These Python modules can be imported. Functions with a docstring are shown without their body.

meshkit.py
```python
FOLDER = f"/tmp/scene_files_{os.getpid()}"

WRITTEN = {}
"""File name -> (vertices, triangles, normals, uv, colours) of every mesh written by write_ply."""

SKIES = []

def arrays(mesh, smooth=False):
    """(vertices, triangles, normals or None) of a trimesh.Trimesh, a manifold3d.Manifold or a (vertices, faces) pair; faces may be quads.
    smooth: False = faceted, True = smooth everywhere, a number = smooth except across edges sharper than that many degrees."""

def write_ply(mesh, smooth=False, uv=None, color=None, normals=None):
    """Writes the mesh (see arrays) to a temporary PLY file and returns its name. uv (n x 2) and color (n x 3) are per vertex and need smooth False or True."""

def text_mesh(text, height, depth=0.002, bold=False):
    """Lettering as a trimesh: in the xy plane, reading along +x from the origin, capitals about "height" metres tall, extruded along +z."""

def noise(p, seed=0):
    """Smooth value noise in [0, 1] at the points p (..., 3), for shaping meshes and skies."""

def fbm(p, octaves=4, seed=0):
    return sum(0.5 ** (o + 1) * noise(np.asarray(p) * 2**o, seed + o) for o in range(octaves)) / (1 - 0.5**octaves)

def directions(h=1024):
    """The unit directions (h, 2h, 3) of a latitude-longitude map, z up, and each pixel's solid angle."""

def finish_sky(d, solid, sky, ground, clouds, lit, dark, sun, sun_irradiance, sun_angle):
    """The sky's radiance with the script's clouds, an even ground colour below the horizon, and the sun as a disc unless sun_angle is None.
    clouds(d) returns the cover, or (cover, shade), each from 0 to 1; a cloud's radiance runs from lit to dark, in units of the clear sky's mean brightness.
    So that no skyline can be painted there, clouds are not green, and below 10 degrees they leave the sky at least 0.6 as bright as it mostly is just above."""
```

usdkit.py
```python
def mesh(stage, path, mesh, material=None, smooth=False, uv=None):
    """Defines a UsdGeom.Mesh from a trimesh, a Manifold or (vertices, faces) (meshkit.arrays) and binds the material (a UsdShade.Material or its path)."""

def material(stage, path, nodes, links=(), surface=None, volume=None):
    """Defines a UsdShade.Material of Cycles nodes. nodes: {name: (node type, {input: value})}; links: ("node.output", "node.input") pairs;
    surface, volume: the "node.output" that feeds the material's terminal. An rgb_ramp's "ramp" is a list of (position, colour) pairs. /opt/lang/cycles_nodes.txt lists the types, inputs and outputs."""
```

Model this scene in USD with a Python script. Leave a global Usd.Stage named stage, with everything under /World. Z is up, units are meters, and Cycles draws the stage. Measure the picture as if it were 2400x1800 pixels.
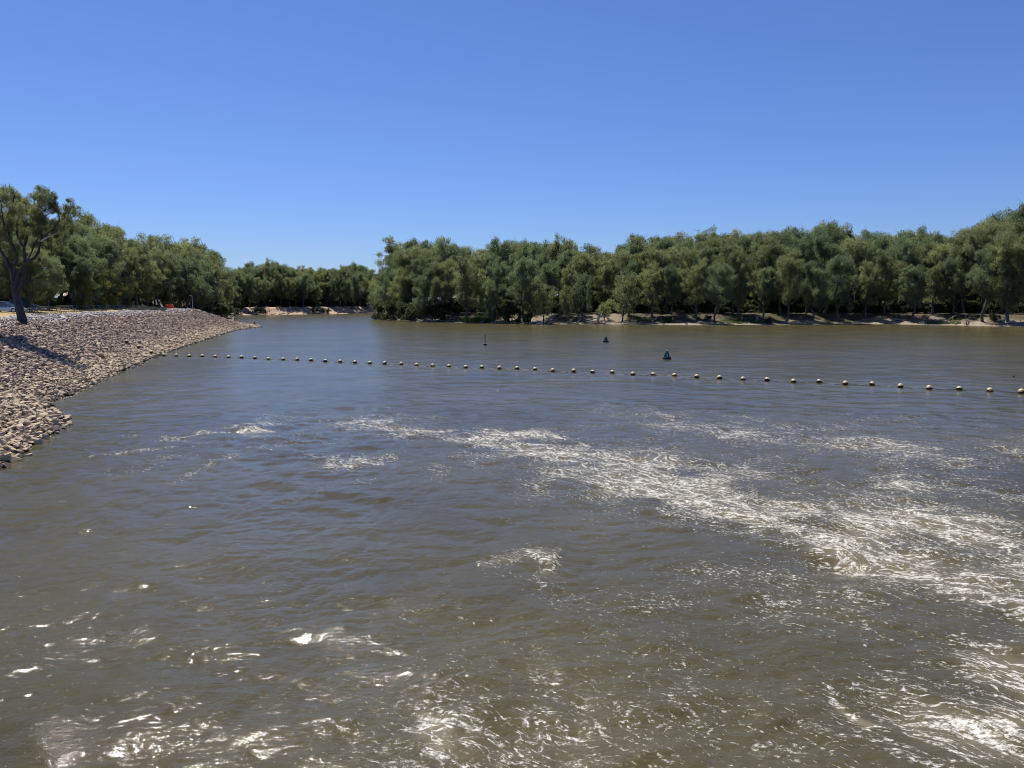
import math, random
import numpy as np, trimesh, usdkit
from meshkit import noise, fbm
from scipy.spatial import cKDTree
from shapely import geometry as sg, points as sh_points, contains_xy
from pxr import Usd, UsdGeom, UsdLux, UsdShade, Sdf, Gf, Vt

stage = Usd.Stage.CreateInMemory()
W = UsdGeom.Xform.Define(stage, '/World')
stage.SetDefaultPrim(W.GetPrim())
UsdGeom.Scope.Define(stage, '/World/Looks')

# ------------------------------------------------------------------ camera, sky, sun, exposure
F = 1803.0                      # focal length in pixels of the 2400 px wide photograph
HC = 7.0                        # eye height above the river
PITCH = math.atan(195.0 / F)
CP, SP = math.cos(PITCH), math.sin(PITCH)
cam = UsdGeom.Camera.Define(stage, '/World/camera')
cam.CreateHorizontalApertureAttr(36.0)
cam.CreateVerticalApertureAttr(27.0)
cam.CreateFocalLengthAttr(36.0 * F / 2400.0)
cam.CreateClippingRangeAttr(Gf.Vec2f(0.1, 20000.0))
cam.CreateExposureAttr(0.8)
cam.AddTranslateOp().Set(Gf.Vec3d(0, 0, HC))
cam.AddRotateXOp().Set(90.0 - math.degrees(PITCH))

SUN_AZ, SUN_EL = math.radians(-30.0), math.radians(61.0)
sun_dir = np.array([math.sin(SUN_AZ) * math.cos(SUN_EL), math.cos(SUN_AZ) * math.cos(SUN_EL), math.sin(SUN_EL)])
usdkit.material(stage, '/World/Looks/sky_look', {
    's': ('sky_texture', {'sky_type': 'single_scattering', 'sun_disc': False, 'sun_elevation': SUN_EL, 'sun_rotation': SUN_AZ,
                          'altitude': 100.0, 'air_density': 1.0, 'aerosol_density': 0.22, 'ozone_density': 2.5}),
    't': ('mix_color', {'blend_type': 'multiply', 'fac': 1.0, 'b': (0.280, 0.366, 0.585), 'use_clamp': False}),
    'b': ('background_shader', {'strength': 0.11})}, [('s.color', 't.a'), ('t.result', 'b.color')], surface='b.background')
dome = UsdLux.DomeLight.Define(stage, '/World/sky')
UsdShade.MaterialBindingAPI.Apply(dome.GetPrim()).Bind(UsdShade.Material.Get(stage, '/World/Looks/sky_look'))
dome.GetPrim().SetCustomDataByKey('kind', 'structure')
sun = UsdLux.DistantLight.Define(stage, '/World/sun')
sun.CreateNormalizeAttr(True); sun.CreateIntensityAttr(1.1); sun.CreateAngleAttr(0.53); sun.CreateColorAttr(Gf.Vec3f(1.0, 0.96, 0.89))
zx = np.cross([0, 0, 1.0], sun_dir); zx /= np.linalg.norm(zx); zy = np.cross(sun_dir, zx)
sun.AddTransformOp().Set(Gf.Matrix4d(*zx, 0, *zy, 0, *sun_dir, 0, 0, 0, 0, 1))

# ------------------------------------------------------------------ helpers
def ray(u, v):
    a, b = (np.asarray(u, float) - 1200) / F, (900 - np.asarray(v, float)) / F
    return np.stack(np.broadcast_arrays(a, CP + b * SP, -SP + b * CP), -1)
def P(u, v, z=0.0):
    d = ray(u, v); t = (z - HC) / d[..., 2]
    return d * t[..., None] + [0, 0, HC]
def PD(u, v, y):
    d = ray(u, v); return d * (y / d[..., 1])[..., None] + [0, 0, HC]
def pix(p):
    p = np.asarray(p, float); q = p - [0, 0, HC]
    dep = q[..., 1] * CP - q[..., 2] * SP
    up = q[..., 1] * SP + q[..., 2] * CP
    dep = np.where(dep > 0.1, dep, np.nan)
    return 1200 + F * q[..., 0] / dep, 900 - F * up / dep
USED = {}
def numbered(name, parent='/World'):
    k = (parent, name); n = USED.get(k, 0); USED[k] = n + 1
    return name if n == 0 else f'{name}_{n:03d}'
def tag(p, label=None, cat=None, group=None, kind=None):
    p = p.GetPrim() if hasattr(p, 'GetPrim') else p
    for k, t in (('label', label), ('category', cat), ('group', group), ('kind', kind)):
        if t: p.SetCustomDataByKey(k, t)
    return p
def obj(name, mesh, mat, parent='/World', smooth=False):
    parent = str(parent.GetPath()) if hasattr(parent, 'GetPath') else parent
    return usdkit.mesh(stage, f'{parent}/{numbered(name, parent)}', mesh, f'/World/Looks/{mat}', smooth=smooth).GetPrim()
def thing(name, label, cat, loc=(0, 0, 0), rotz=0.0, group=None):
    x = UsdGeom.Xform.Define(stage, '/World/' + numbered(name))
    x.AddTranslateOp().Set(Gf.Vec3d(*map(float, loc))); x.AddRotateZOp().Set(float(math.degrees(rotz)))
    return tag(x, label, cat, group)
def primvar(prim, name, arr):
    arr = np.asarray(arr, np.float32); api = UsdGeom.PrimvarsAPI(prim)
    if arr.ndim == 1: api.CreatePrimvar(name, Sdf.ValueTypeNames.FloatArray, 'vertex').Set(Vt.FloatArray.FromNumpy(arr))
    else: api.CreatePrimvar(name, Sdf.ValueTypeNames.Color3fArray, 'vertex').Set(Vt.Vec3fArray.FromNumpy(arr))
def join(parts):
    vs, fs, n = [], [], 0
    for v, f in parts:
        vs.append(np.asarray(v, float)); fs.append(np.asarray(f, int) + n); n += len(v)
    return np.vstack(vs), np.vstack(fs)
def box(cx, cy, cz, sx, sy, sz, bev=0.0):
    if bev:
        h = np.array([sx, sy, sz]) / 2; pts = []
        for s in np.ndindex(2, 2, 2):
            c = (np.array(s) * 2 - 1)
            for k in range(3):
                q = c * (h - bev); q[k] = c[k] * h[k]; pts.append(q)
        m = trimesh.convex.convex_hull(np.array(pts))
    else: m = trimesh.creation.box([sx, sy, sz])
    return np.array(m.vertices) + [cx, cy, cz], np.array(m.faces)
def tube(pts, rad, n=6, cap=True):
    pts = np.asarray(pts, float); rad = np.broadcast_to(np.asarray(rad, float), len(pts))
    t = np.gradient(pts, axis=0); t /= np.linalg.norm(t, axis=1, keepdims=True) + 1e-9
    a = np.cross(t, [0.31, 0.17, 0.94]); a /= np.linalg.norm(a, axis=1, keepdims=True) + 1e-9
    b = np.cross(t, a); th = np.arange(n) * 2 * math.pi / n
    v = (pts[:, None] + rad[:, None, None] * (a[:, None] * np.cos(th)[None, :, None] + b[:, None] * np.sin(th)[None, :, None])).reshape(-1, 3)
    i = np.arange(len(pts) - 1)[:, None] * n; j = np.arange(n)[None]; k = (j + 1) % n
    A, B, C, D = (i + j).ravel(), (i + k).ravel(), (i + n + k).ravel(), (i + n + j).ravel()
    f = np.vstack([np.stack([A, C, B], 1), np.stack([A, D, C], 1)])
    if cap:
        c0, c1 = len(v), len(v) + 1; v = np.vstack([v, pts[0], pts[-1]]); e = (len(pts) - 1) * n
        jj = np.arange(n); kk = (jj + 1) % n
        f = np.vstack([f, np.stack([np.full(n, c0), jj, kk], 1), np.stack([np.full(n, c1), e + kk, e + jj], 1)])
    return v, f
def lathe(prof, n=16):
    prof = np.asarray(prof, float); th = np.arange(n) * 2 * math.pi / n
    v = np.stack([prof[:, 0:1] * np.cos(th), prof[:, 0:1] * np.sin(th), np.repeat(prof[:, 1:2], n, 1)], -1).reshape(-1, 3)
    i = np.arange(len(prof) - 1)[:, None] * n; j = np.arange(n)[None]; k = (j + 1) % n
    A, B, C, D = (i + j).ravel(), (i + k).ravel(), (i + n + k).ravel(), (i + n + j).ravel()
    return v, np.vstack([np.stack([A, B, C], 1), np.stack([A, C, D], 1)])
def ordinal(n):
    words = 'first second third fourth fifth sixth seventh eighth ninth tenth eleventh twelfth thirteenth fourteenth fifteenth sixteenth seventeenth eighteenth nineteenth twentieth'.split()
    if n <= 20: return words[n - 1]
    tens = {2: 'twenty', 3: 'thirty', 4: 'forty', 5: 'fifty'}; 
    return {30: 'thirtieth', 40: 'fortieth', 50: 'fiftieth'}.get(n) or f'{tens[n // 10]}-{words[n % 10 - 1]}'
def smooth01(x): x = np.clip(x, 0, 1); return x * x * (3 - 2 * x)

# ------------------------------------------------------------------ materials
def plain(name, col, rough=0.6, var=0.25, scale=3.0, bump=0.0, bscale=20.0, spec=0.3, metallic=0.0):
    """A principled surface whose tone wanders a little with 3-D noise."""
    c = np.array(col, float)
    nodes = {'g': ('geometry', {}), 'n': ('noise_texture', {'scale': scale, 'detail': 4.0}),
             'r': ('rgb_ramp', {'ramp': [(0.25, c * (1 - var)), (0.75, c * (1 + var))]}),
             'p': ('principled_bsdf', {'roughness': rough, 'specular_ior_level': spec, 'metallic': metallic})}
    links = [('g.position', 'n.vector'), ('n.fac', 'r.fac'), ('r.color', 'p.base_color')]
    if bump:
        nodes['n2'] = ('noise_texture', {'scale': bscale, 'detail': 4.0}); nodes['b'] = ('bump', {'strength': bump, 'distance': 0.05})
        links += [('g.position', 'n2.vector'), ('n2.fac', 'b.height'), ('b.normal', 'p.normal')]
    return usdkit.material(stage, '/World/Looks/' + name, nodes, links, surface='p.BSDF')

def foliage(name, dark, light, trans):
    nodes = {'g': ('geometry', {}), 'n': ('noise_texture', {'scale': 0.11, 'detail': 2.0}), 'n2': ('noise_texture', {'scale': 0.7, 'detail': 2.0}),
             'm1': ('math', {'math_type': 'multiply_add', 'value2': 1.5, 'value3': -0.5}), 'm2': ('math', {'math_type': 'multiply_add', 'value2': 0.45}),
             'm3': ('math', {'math_type': 'multiply_add', 'value2': 0.35}),
             'r': ('rgb_ramp', {'ramp': [(0.1, dark), (0.9, light)]}),
             'p': ('principled_bsdf', {'roughness': 0.55, 'specular_ior_level': 0.25}),
             't': ('translucent_bsdf', {}), 'x': ('mix_closure', {'fac': 0.46}), 'tc': ('mix_color', {'blend_type': 'multiply', 'fac': 1.0, 'b': trans})}
    links = [('g.position', 'n.vector'), ('g.position', 'n2.vector'), ('n.fac', 'm1.value1'), ('n2.fac', 'm2.value1'), ('m1.value', 'm2.value3'),
             ('g.random_per_island', 'm3.value1'), ('m2.value', 'm3.value3'), ('m3.value', 'r.fac'), ('r.color', 'p.base_color'),
             ('r.color', 'tc.a'), ('tc.result', 't.color'), ('p.BSDF', 'x.closure1'), ('t.BSDF', 'x.closure2')]
    return usdkit.material(stage, '/World/Looks/' + name, nodes, links, surface='x.closure')
foliage('leaf_olive', (0.092, 0.110, 0.064), (0.275, 0.293, 0.155), (1.4, 1.4, 0.9))
foliage('leaf_green', (0.074, 0.100, 0.068), (0.215, 0.255, 0.150), (1.3, 1.4, 0.9))
foliage('leaf_bright', (0.080, 0.095, 0.028), (0.200, 0.210, 0.065), (1.3, 1.3, 0.7))
foliage('leaf_airy', (0.095, 0.112, 0.062), (0.265, 0.285, 0.160), (1.4, 1.4, 0.9))
foliage('leaf_shrub', (0.030, 0.045, 0.022), (0.080, 0.095, 0.045), (1.2, 1.2, 0.8))
foliage('reed', (0.055, 0.095, 0.025), (0.130, 0.180, 0.050), (1.3, 1.3, 0.7))
plain('bark', (0.070, 0.060, 0.055), 0.85, 0.45, 1.6, 0.5, 9.0)
plain('bark_dark', (0.040, 0.035, 0.034), 0.9, 0.5, 1.6, 0.6, 7.0)
plain('bark_pale', (0.40, 0.36, 0.30), 0.8, 0.3, 1.5)
plain('dead_wood', (0.17, 0.145, 0.12), 0.9, 0.5, 1.2)
plain('rock_tan', (0.375, 0.292, 0.195), 0.85, 0.28, 2.5, 0.6, 14.0)
plain('rock_purple', (0.220, 0.158, 0.125), 0.85, 0.35, 2.5, 0.6, 14.0)
plain('rock_grey', (0.30, 0.225, 0.17), 0.85, 0.30, 2.5, 0.6, 14.0)
plain('rock_white', (0.46, 0.42, 0.385), 0.85, 0.2, 2.5, 0.4, 14.0)
plain('rock_wet', (0.05, 0.038, 0.028), 0.7, 0.3, 2.5, 0.5, 14.0)
plain('yellow_plastic', (0.45, 0.345, 0.15), 0.5, 0.3, 8.0, spec=0.5)
plain('shade_and_algae', (0.030, 0.022, 0.014), 0.6, 0.4, 12.0)  # float underside: backlit shade painted into the colour, along with wet algae
plain('cable', (0.05, 0.045, 0.04), 0.6)
plain('green_paint', (0.006, 0.072, 0.038), 0.35, 0.12, 4.0, spec=0.5)
plain('black_rubber', (0.012, 0.012, 0.016), 0.55, 0.2, 5.0)
plain('white_paint', (0.75, 0.75, 0.72), 0.45, 0.06, 4.0)
plain('black_paint', (0.015, 0.015, 0.015), 0.5)
plain('orange_plastic', (0.80, 0.115, 0.035), 0.5, 0.08, 2.0)
plain('galvanised', (0.38, 0.39, 0.40), 0.45, 0.15, 2.0, metallic=0.3)
plain('pole_grey', (0.42, 0.41, 0.39), 0.7, 0.25, 1.0)
plain('fence_wire', (0.16, 0.17, 0.17), 0.6)
plain('wall_cream', (0.50, 0.46, 0.38), 0.8, 0.1, 1.0)
plain('roof_metal', (0.33, 0.33, 0.31), 0.5, 0.1, 1.0)
plain('brick_pink', (0.62, 0.50, 0.47), 0.8, 0.1, 1.0)
plain('dark_opening', (0.02, 0.022, 0.025), 0.4)
plain('car_silver', (0.26, 0.31, 0.38), 0.25, 0.03, 1.0, spec=0.6, metallic=0.4)
plain('car_dark', (0.035, 0.037, 0.042), 0.22, 0.03, 1.0, spec=0.6)
plain('glass_dark', (0.03, 0.05, 0.08), 0.06, 0.05, 1.0, spec=0.8)
plain('tyre', (0.02, 0.02, 0.02), 0.8)
plain('lamp_lens', (0.7, 0.7, 0.68), 0.2)
plain('lamp_red', (0.35, 0.02, 0.02), 0.25)
plain('feather', (0.05, 0.05, 0.055), 0.7)
plain('dry_straw', (0.33, 0.27, 0.15), 0.9, 0.3, 2.0)
plain('sage_leaf', (0.17, 0.18, 0.12), 0.8, 0.35, 2.0)
usdkit.material(stage, '/World/Looks/ground_look', {
    'a': ('attribute', {'attribute': 'tint'}), 'g': ('geometry', {}), 'n': ('noise_texture', {'scale': 1.1, 'detail': 6.0, 'roughness': 0.65}),
    'n2': ('noise_texture', {'scale': 7.0, 'detail': 5.0}), 'r': ('rgb_ramp', {'ramp': [(0.3, (0.6, 0.6, 0.6)), (0.7, (1.3, 1.3, 1.3))]}),
    'm': ('mix_color', {'blend_type': 'multiply', 'fac': 1.0, 'use_clamp': False}), 'b': ('bump', {'strength': 0.7, 'distance': 0.25}), 'p': ('principled_bsdf', {'roughness': 0.95, 'specular_ior_level': 0.1})},
    [('g.position', 'n.vector'), ('g.position', 'n2.vector'), ('n.fac', 'r.fac'), ('a.color', 'm.a'), ('r.color', 'm.b'), ('m.result', 'p.base_color'),
     ('n2.fac', 'b.height'), ('b.normal', 'p.normal')], surface='p.BSDF')

# river: silty water with a clear mirror surface, and foam where the primvar "foam" says the current carries it
def water_material():
    M_, A_ = 'math', 'math_type'
    n = {'g': ('geometry', {}), 'fo': ('attribute', {'attribute': 'foam'}), 'fl': ('attribute', {'attribute': 'flow'}),
         # foam: a coarse net of drawn-out seams and a fine grain of bubbles, in coordinates that the current has stretched
         'mp1': ('mapping', {'scale': (0.45, 1.15, 1.0)}), 'n1': ('noise_texture', {'scale': 1.0, 'detail': 2.0, 'roughness': 0.55, 'distortion': 0.6}),
         'mp3': ('mapping', {'scale': (1.7, 3.4, 1.0), 'location': (5.0, 9.0, 3.0)}), 'n3': ('noise_texture', {'scale': 1.0, 'detail': 2.0, 'roughness': 0.55, 'distortion': 0.7}),
         'd1': (M_, {A_: 'multiply_add', 'value2': 2.0, 'value3': -1.0}), 'd2': (M_, {A_: 'absolute'}), 'd3': (M_, {A_: 'multiply', 'value2': 7.0}), 'a3': (M_, {A_: 'multiply', 'value2': 8.0}), 'mn': (M_, {A_: 'minimum', 'use_clamp': True}),
         'mp2': ('mapping', {'scale': (8.0, 11.0, 1.0), 'rotation': (0, 0, 0.5)}), 'n2': ('noise_texture', {'scale': 1.0, 'detail': 4.0, 'roughness': 0.75, 'distortion': 0.35}),
         'a1': (M_, {A_: 'multiply_add', 'value2': 2.0, 'value3': -1.0}), 'a2': (M_, {A_: 'absolute'}),
         'c1': (M_, {A_: 'multiply_add', 'value2': -0.85, 'value3': -1.88}), 'c2': (M_, {A_: 'multiply_add', 'value2': 3.1}), 'c3': (M_, {A_: 'multiply_add', 'value2': 1.0}),
         'rm': ('map_range', {'range_type': 'smoothstep', 'from_min': 0.0, 'from_max': 0.75, 'to_min': 0.0, 'to_max': 0.95, 'clamp': True}),
         # ripples, in ruffled and calmer patches
         'pn': ('noise_texture', {'scale': 0.045, 'detail': 3.0, 'roughness': 0.6, 'distortion': 0.6}), 'pr': ('map_range', {'from_min': 0.35, 'from_max': 0.65, 'to_min': 0.4, 'to_max': 1.15, 'clamp': True}),
         'pm': ('mapping', {'scale': (0.6, 1.5, 1.0), 'rotation': (0, 0, 0.2)}),
         'w0': ('mapping', {'scale': (0.28, 0.44, 1.0), 'rotation': (0, 0, 0.25)}), 'wn0': ('noise_texture', {'scale': 1.0, 'detail': 3.0, 'roughness': 0.55, 'distortion': 0.3}),
         'w1': ('mapping', {'scale': (1.3, 2.3, 1.0), 'rotation': (0, 0, 0.35)}), 'wn1': ('noise_texture', {'scale': 1.0, 'detail': 3.0, 'roughness': 0.5, 'distortion': 0.4}),
         'w2': ('mapping', {'scale': (6.0, 9.0, 1.0), 'rotation': (0, 0, -0.3)}), 'wn2': ('noise_texture', {'scale': 1.0, 'detail': 3.0, 'roughness': 0.6, 'distortion': 0.5}), 'ch': ('attribute', {'attribute': 'chop'}),
         'h0': (M_, {A_: 'multiply'}), 'h1': (M_, {A_: 'multiply'}), 'h2': (M_, {A_: 'multiply'}),
         'bp0': ('bump', {'strength': 0.6, 'distance': 0.30}), 'bp1': ('bump', {'strength': 0.55, 'distance': 0.066}), 'bp2': ('bump', {'strength': 0.75, 'distance': 0.034}), 'gp': ('noise_texture', {'scale': 0.55, 'detail': 3.0, 'roughness': 0.6, 'distortion': 0.8}), 'gr': ('map_range', {'from_min': 0.56, 'from_max': 0.72, 'to_min': 0.0, 'to_max': 1.0, 'clamp': True}), 'h4': (M_, {A_: 'multiply'}), 'h5': (M_, {A_: 'multiply'}), 'bp4': ('bump', {'strength': 0.8, 'distance': 0.045}), 'bp3': ('bump', {'strength': 0.6, 'distance': 0.03}),
         # silt
         'sn': ('noise_texture', {'scale': 0.12, 'detail': 3.0}), 'sr': ('rgb_ramp', {'ramp': [(0.3, (0.050, 0.042, 0.0175)), (0.7, (0.072, 0.060, 0.025))]}),
         'mc': ('mix_color', {'blend_type': 'mix', 'b': (0.60, 0.57, 0.50)}), 'ae': ('map_range', {'range_type': 'smoothstep', 'from_min': 0.55, 'from_max': 1.0, 'to_min': 0.0, 'to_max': 0.42, 'clamp': True}), 'am': ('mix_color', {'blend_type': 'mix', 'b': (0.24, 0.20, 0.125)}),
         'cr': ('map_range', {'range_type': 'smoothstep', 'from_min': 0.06, 'from_max': 0.5, 'to_min': 0.20, 'to_max': 0.06, 'clamp': True}), 'mr': ('mix_float', {'b': 0.55}),
         'p': ('principled_bsdf', {'ior': 1.333, 'specular_ior_level': 0.5})}
    l = [('fl.vector', 'mp1.vector'), ('mp1.vector', 'n1.vector'), ('g.position', 'mp2.vector'), ('mp2.vector', 'n2.vector'),
         ('n1.fac', 'a1.value1'), ('a1.value', 'a2.value1'), ('a2.value', 'a3.value1'), ('fl.vector', 'mp3.vector'), ('mp3.vector', 'n3.vector'), ('n3.fac', 'd1.value1'), ('d1.value', 'd2.value1'), ('d2.value', 'd3.value1'), ('a3.value', 'mn.value1'), ('d3.value', 'mn.value2'), ('mn.value', 'c1.value1'), ('n2.fac', 'c2.value1'), ('c1.value', 'c2.value3'),
         ('fo.fac', 'c3.value1'), ('c2.value', 'c3.value3'), ('c3.value', 'rm.value'),
         ('g.position', 'pm.vector'), ('pm.vector', 'pn.vector'), ('pn.fac', 'pr.value'),
         ('g.position', 'w0.vector'), ('w0.vector', 'wn0.vector'), ('g.position', 'w1.vector'), ('w1.vector', 'wn1.vector'), ('g.position', 'w2.vector'), ('w2.vector', 'wn2.vector'),
         ('wn0.fac', 'h0.value1'), ('pr.result', 'h0.value2'), ('wn1.fac', 'h1.value1'), ('pr.result', 'h1.value2'), ('wn2.fac', 'h2.value1'), ('ch.fac', 'h2.value2'),
         ('h0.value', 'bp0.height'), ('h1.value', 'bp1.height'), ('h2.value', 'bp2.height'), ('bp0.normal', 'bp1.normal'), ('bp1.normal', 'bp2.normal'), ('g.position', 'gp.vector'), ('gp.fac', 'gr.value'), ('gr.result', 'h5.value1'), ('ch.fac', 'h5.value2'), ('h5.value', 'h4.value1'), ('wn2.fac', 'h4.value2'), ('h4.value', 'bp4.height'), ('bp2.normal', 'bp4.normal'), ('rm.result', 'bp3.height'), ('bp4.normal', 'bp3.normal'),
         ('bp3.normal', 'p.normal'), ('g.position', 'sn.vector'), ('sn.fac', 'sr.fac'), ('fo.fac', 'ae.value'), ('ae.result', 'am.fac'), ('sr.color', 'am.a'), ('am.result', 'mc.a'), ('rm.result', 'mc.fac'),
         ('mc.result', 'p.base_color'), ('ch.fac', 'cr.value'), ('rm.result', 'mr.fac'), ('cr.result', 'mr.a'), ('mr.result', 'p.roughness')]
    usdkit.material(stage, '/World/Looks/water_look', n, l, surface='p.BSDF')
water_material()

# ------------------------------------------------------------------ the shore: river outline and terrain heights
riprap_px = [(0, 1096), (33, 1080), (81, 1047), (136, 1012), (163, 983), (135, 973), (115, 962), (117, 944), (152, 930), (201, 912), (282, 872), (339, 848), (382, 830),
             (447, 808), (507, 789), (548, 776), (597, 769)]
spit_px = [(613, 766.5), (600, 762), (575, 759)]
leftback_px = [(545, 757), (538, 750), (534, 745)]
far_px = [(538, 741), (600, 738), (700, 737), (800, 735.5), (870, 733.5), (930, 732)]
right_px = [(888, 745), (905, 749), (934, 751.5), (1000, 755), (1100, 757), (1190, 758.5), (1300, 760), (1407, 760.5), (1500, 761), (1600, 762), (1749, 761.5),
            (1870, 761), (2000, 760), (2090, 760), (2154, 761.5), (2300, 764), (2400, 766.5)]
# class: 0 rip-rap, 1 spit, 2 dark left bank, 3 far bank, 4 right bank
shore = [((-16, -40), 0), ((-16, 5), 0), ((-18.5, 20), 0)]
shore += [(tuple(P(u, v)[:2]), 0) for u, v in riprap_px] + [(tuple(P(u, v)[:2]), 1) for u, v in spit_px]
shore += [(tuple(P(u, v)[:2]), 2) for u, v in leftback_px] + [(tuple(P(u, v)[:2]), 3) for u, v in far_px]
shore += [((0, 480), 3), ((120, 490), 3), ((300, 500), 3), ((420, 500), 3), ((420, 420), 4), ((300, 410), 4), ((120, 400), 4), ((10, 385), 4), ((-35, 360), 4), ((-50, 335), 4)]
shore += [(tuple(P(u, v)[:2]), 4) for u, v in right_px] + [((185, 196), 4), ((230, 165), 4), ((265, 110), 4), ((275, 30), 4), ((275, -40), 4)]
sxy = np.array([s[0] for s in shore], float); scl = np.array([s[1] for s in shore])
river_poly = sg.Polygon(sxy)
PAR = {0: (14.5, 5.2), 1: (14.0, 1.9), 2: (9.0, 4.2), 3: (11.0, 3.7), 4: (15.0, 3.0)}
samp, spar, sclass = [], [], []
for i in range(len(sxy) - 1):                 # the closing edge behind the camera is no shore
    n = max(1, int(np.linalg.norm(sxy[i + 1] - sxy[i]) / 0.8))
    for t in np.arange(n) / n:
        samp.append(sxy[i] * (1 - t) + sxy[i + 1] * t)
        spar.append(np.array(PAR[scl[i]]) * (1 - t) + np.array(PAR[scl[i + 1]]) * t); sclass.append(scl[i] if t < 0.5 else scl[i + 1])
samp, spar, sclass = np.array(samp), np.array(spar), np.array(sclass)
shore_tree = cKDTree(samp)
def shore_info(x, y):
    """signed distance to the water's edge (positive on land), bank width, bank height and bank class at points"""
    q = np.stack([np.ravel(x), np.ravel(y)], 1)
    d, i = shore_tree.query(q, k=12)
    w = 1 / (d + 0.5) ** 2; w /= w.sum(1, keepdims=True)
    par = (spar[i] * w[..., None]).sum(1)
    s = np.where(contains_xy(river_poly, q[:, 0], q[:, 1]), -d[:, 0], d[:, 0])
    s = np.where(q[:, 1] < -40, np.where((q[:, 0] > -16) & (q[:, 0] < 275), -5, s), s)
    return s, par[:, 0], par[:, 1], sclass[i[:, 0]]
def height(x, y):
    s, L, Z, c = shore_info(x, y)
    x, y = np.ravel(x), np.ravel(y); p3 = np.stack([x, y, 0 * x], 1)
    t = s / L
    rip = Z * np.where(t < 0, t, np.where(t < 0.9, t, 0.9 + 0.1 * (1 - np.exp(-(t - 0.9) / 0.1))))
    nat = Z * (0.16 * np.clip(t / 0.35, -3, 1) + 0.84 * smooth01((t - 0.25 + 0.35 * (fbm(p3 * 0.14, 3, 5) - 0.5)) / 0.75))
    nat = nat + np.clip(s, 0, 6) / 6 * 0.7 * (fbm(p3 * 0.3, 4, 9) - 0.5)
    z = np.where(c <= 1, rip, nat) + np.clip(s - L, 0, 60) * 0.004 + np.where(c <= 1, 0.5 * smooth01((s - L - 2.5) / 9), 0) + 0.18 * np.clip(s / 4, 0, 1) * (fbm(p3 * 0.5, 3, 2) - 0.5)
    return np.maximum(z, -2.5)
def H1(x, y): return float(height(np.array([x]), np.array([y]))[0])

# ------------------------------------------------------------------ the ground: one sheet out to the horizon
def axis(lo, hi, step, far):
    mid = np.arange(lo, hi + step, step); out = []; d = step
    while sum(out) < far: d *= 1.35; out.append(d)
    c = np.cumsum(out)
    return np.concatenate([(lo - c)[::-1], mid, mid[-1] + c])
gx, gy = axis(-150, 190, 1.15, 5000), axis(-45, 470, 1.15, 5000)
X, Y = np.meshgrid(gx, gy); Z = height(X, Y).reshape(X.shape)
s_, L_, Zc_, c_ = (a.reshape(X.shape) for a in shore_info(X, Y))
Z = np.where((Y < -40) & (np.abs(X) < 4000) & (X > -16) & (X < 275), -2.5, Z)
nx, ny = len(gx), len(gy)
ii = (np.arange(ny - 1)[:, None] * nx + np.arange(nx - 1)[None]).ravel()
gf = np.stack([ii, ii + 1, ii + nx + 1, ii + nx], 1)
gv = np.stack([X, Y, Z], -1).reshape(-1, 3)
p3 = gv * [1, 1, 0]
def lerp(a, b, t): return np.asarray(a) * (1 - t[:, None]) + np.asarray(b) * t[:, None]
s_, L_, c_ = s_.ravel(), L_.ravel(), c_.ravel()
n_a, n_b = fbm(p3 * 0.09, 4, 21), fbm(p3 * 0.35, 4, 22)
sand = np.array([0.29, 0.238, 0.172]); soil = np.array([0.10, 0.078, 0.05]); grassy = np.array([0.060, 0.075, 0.030]); straw = np.array([0.36, 0.265, 0.125]); litter = np.array([0.085, 0.070, 0.045])
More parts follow.
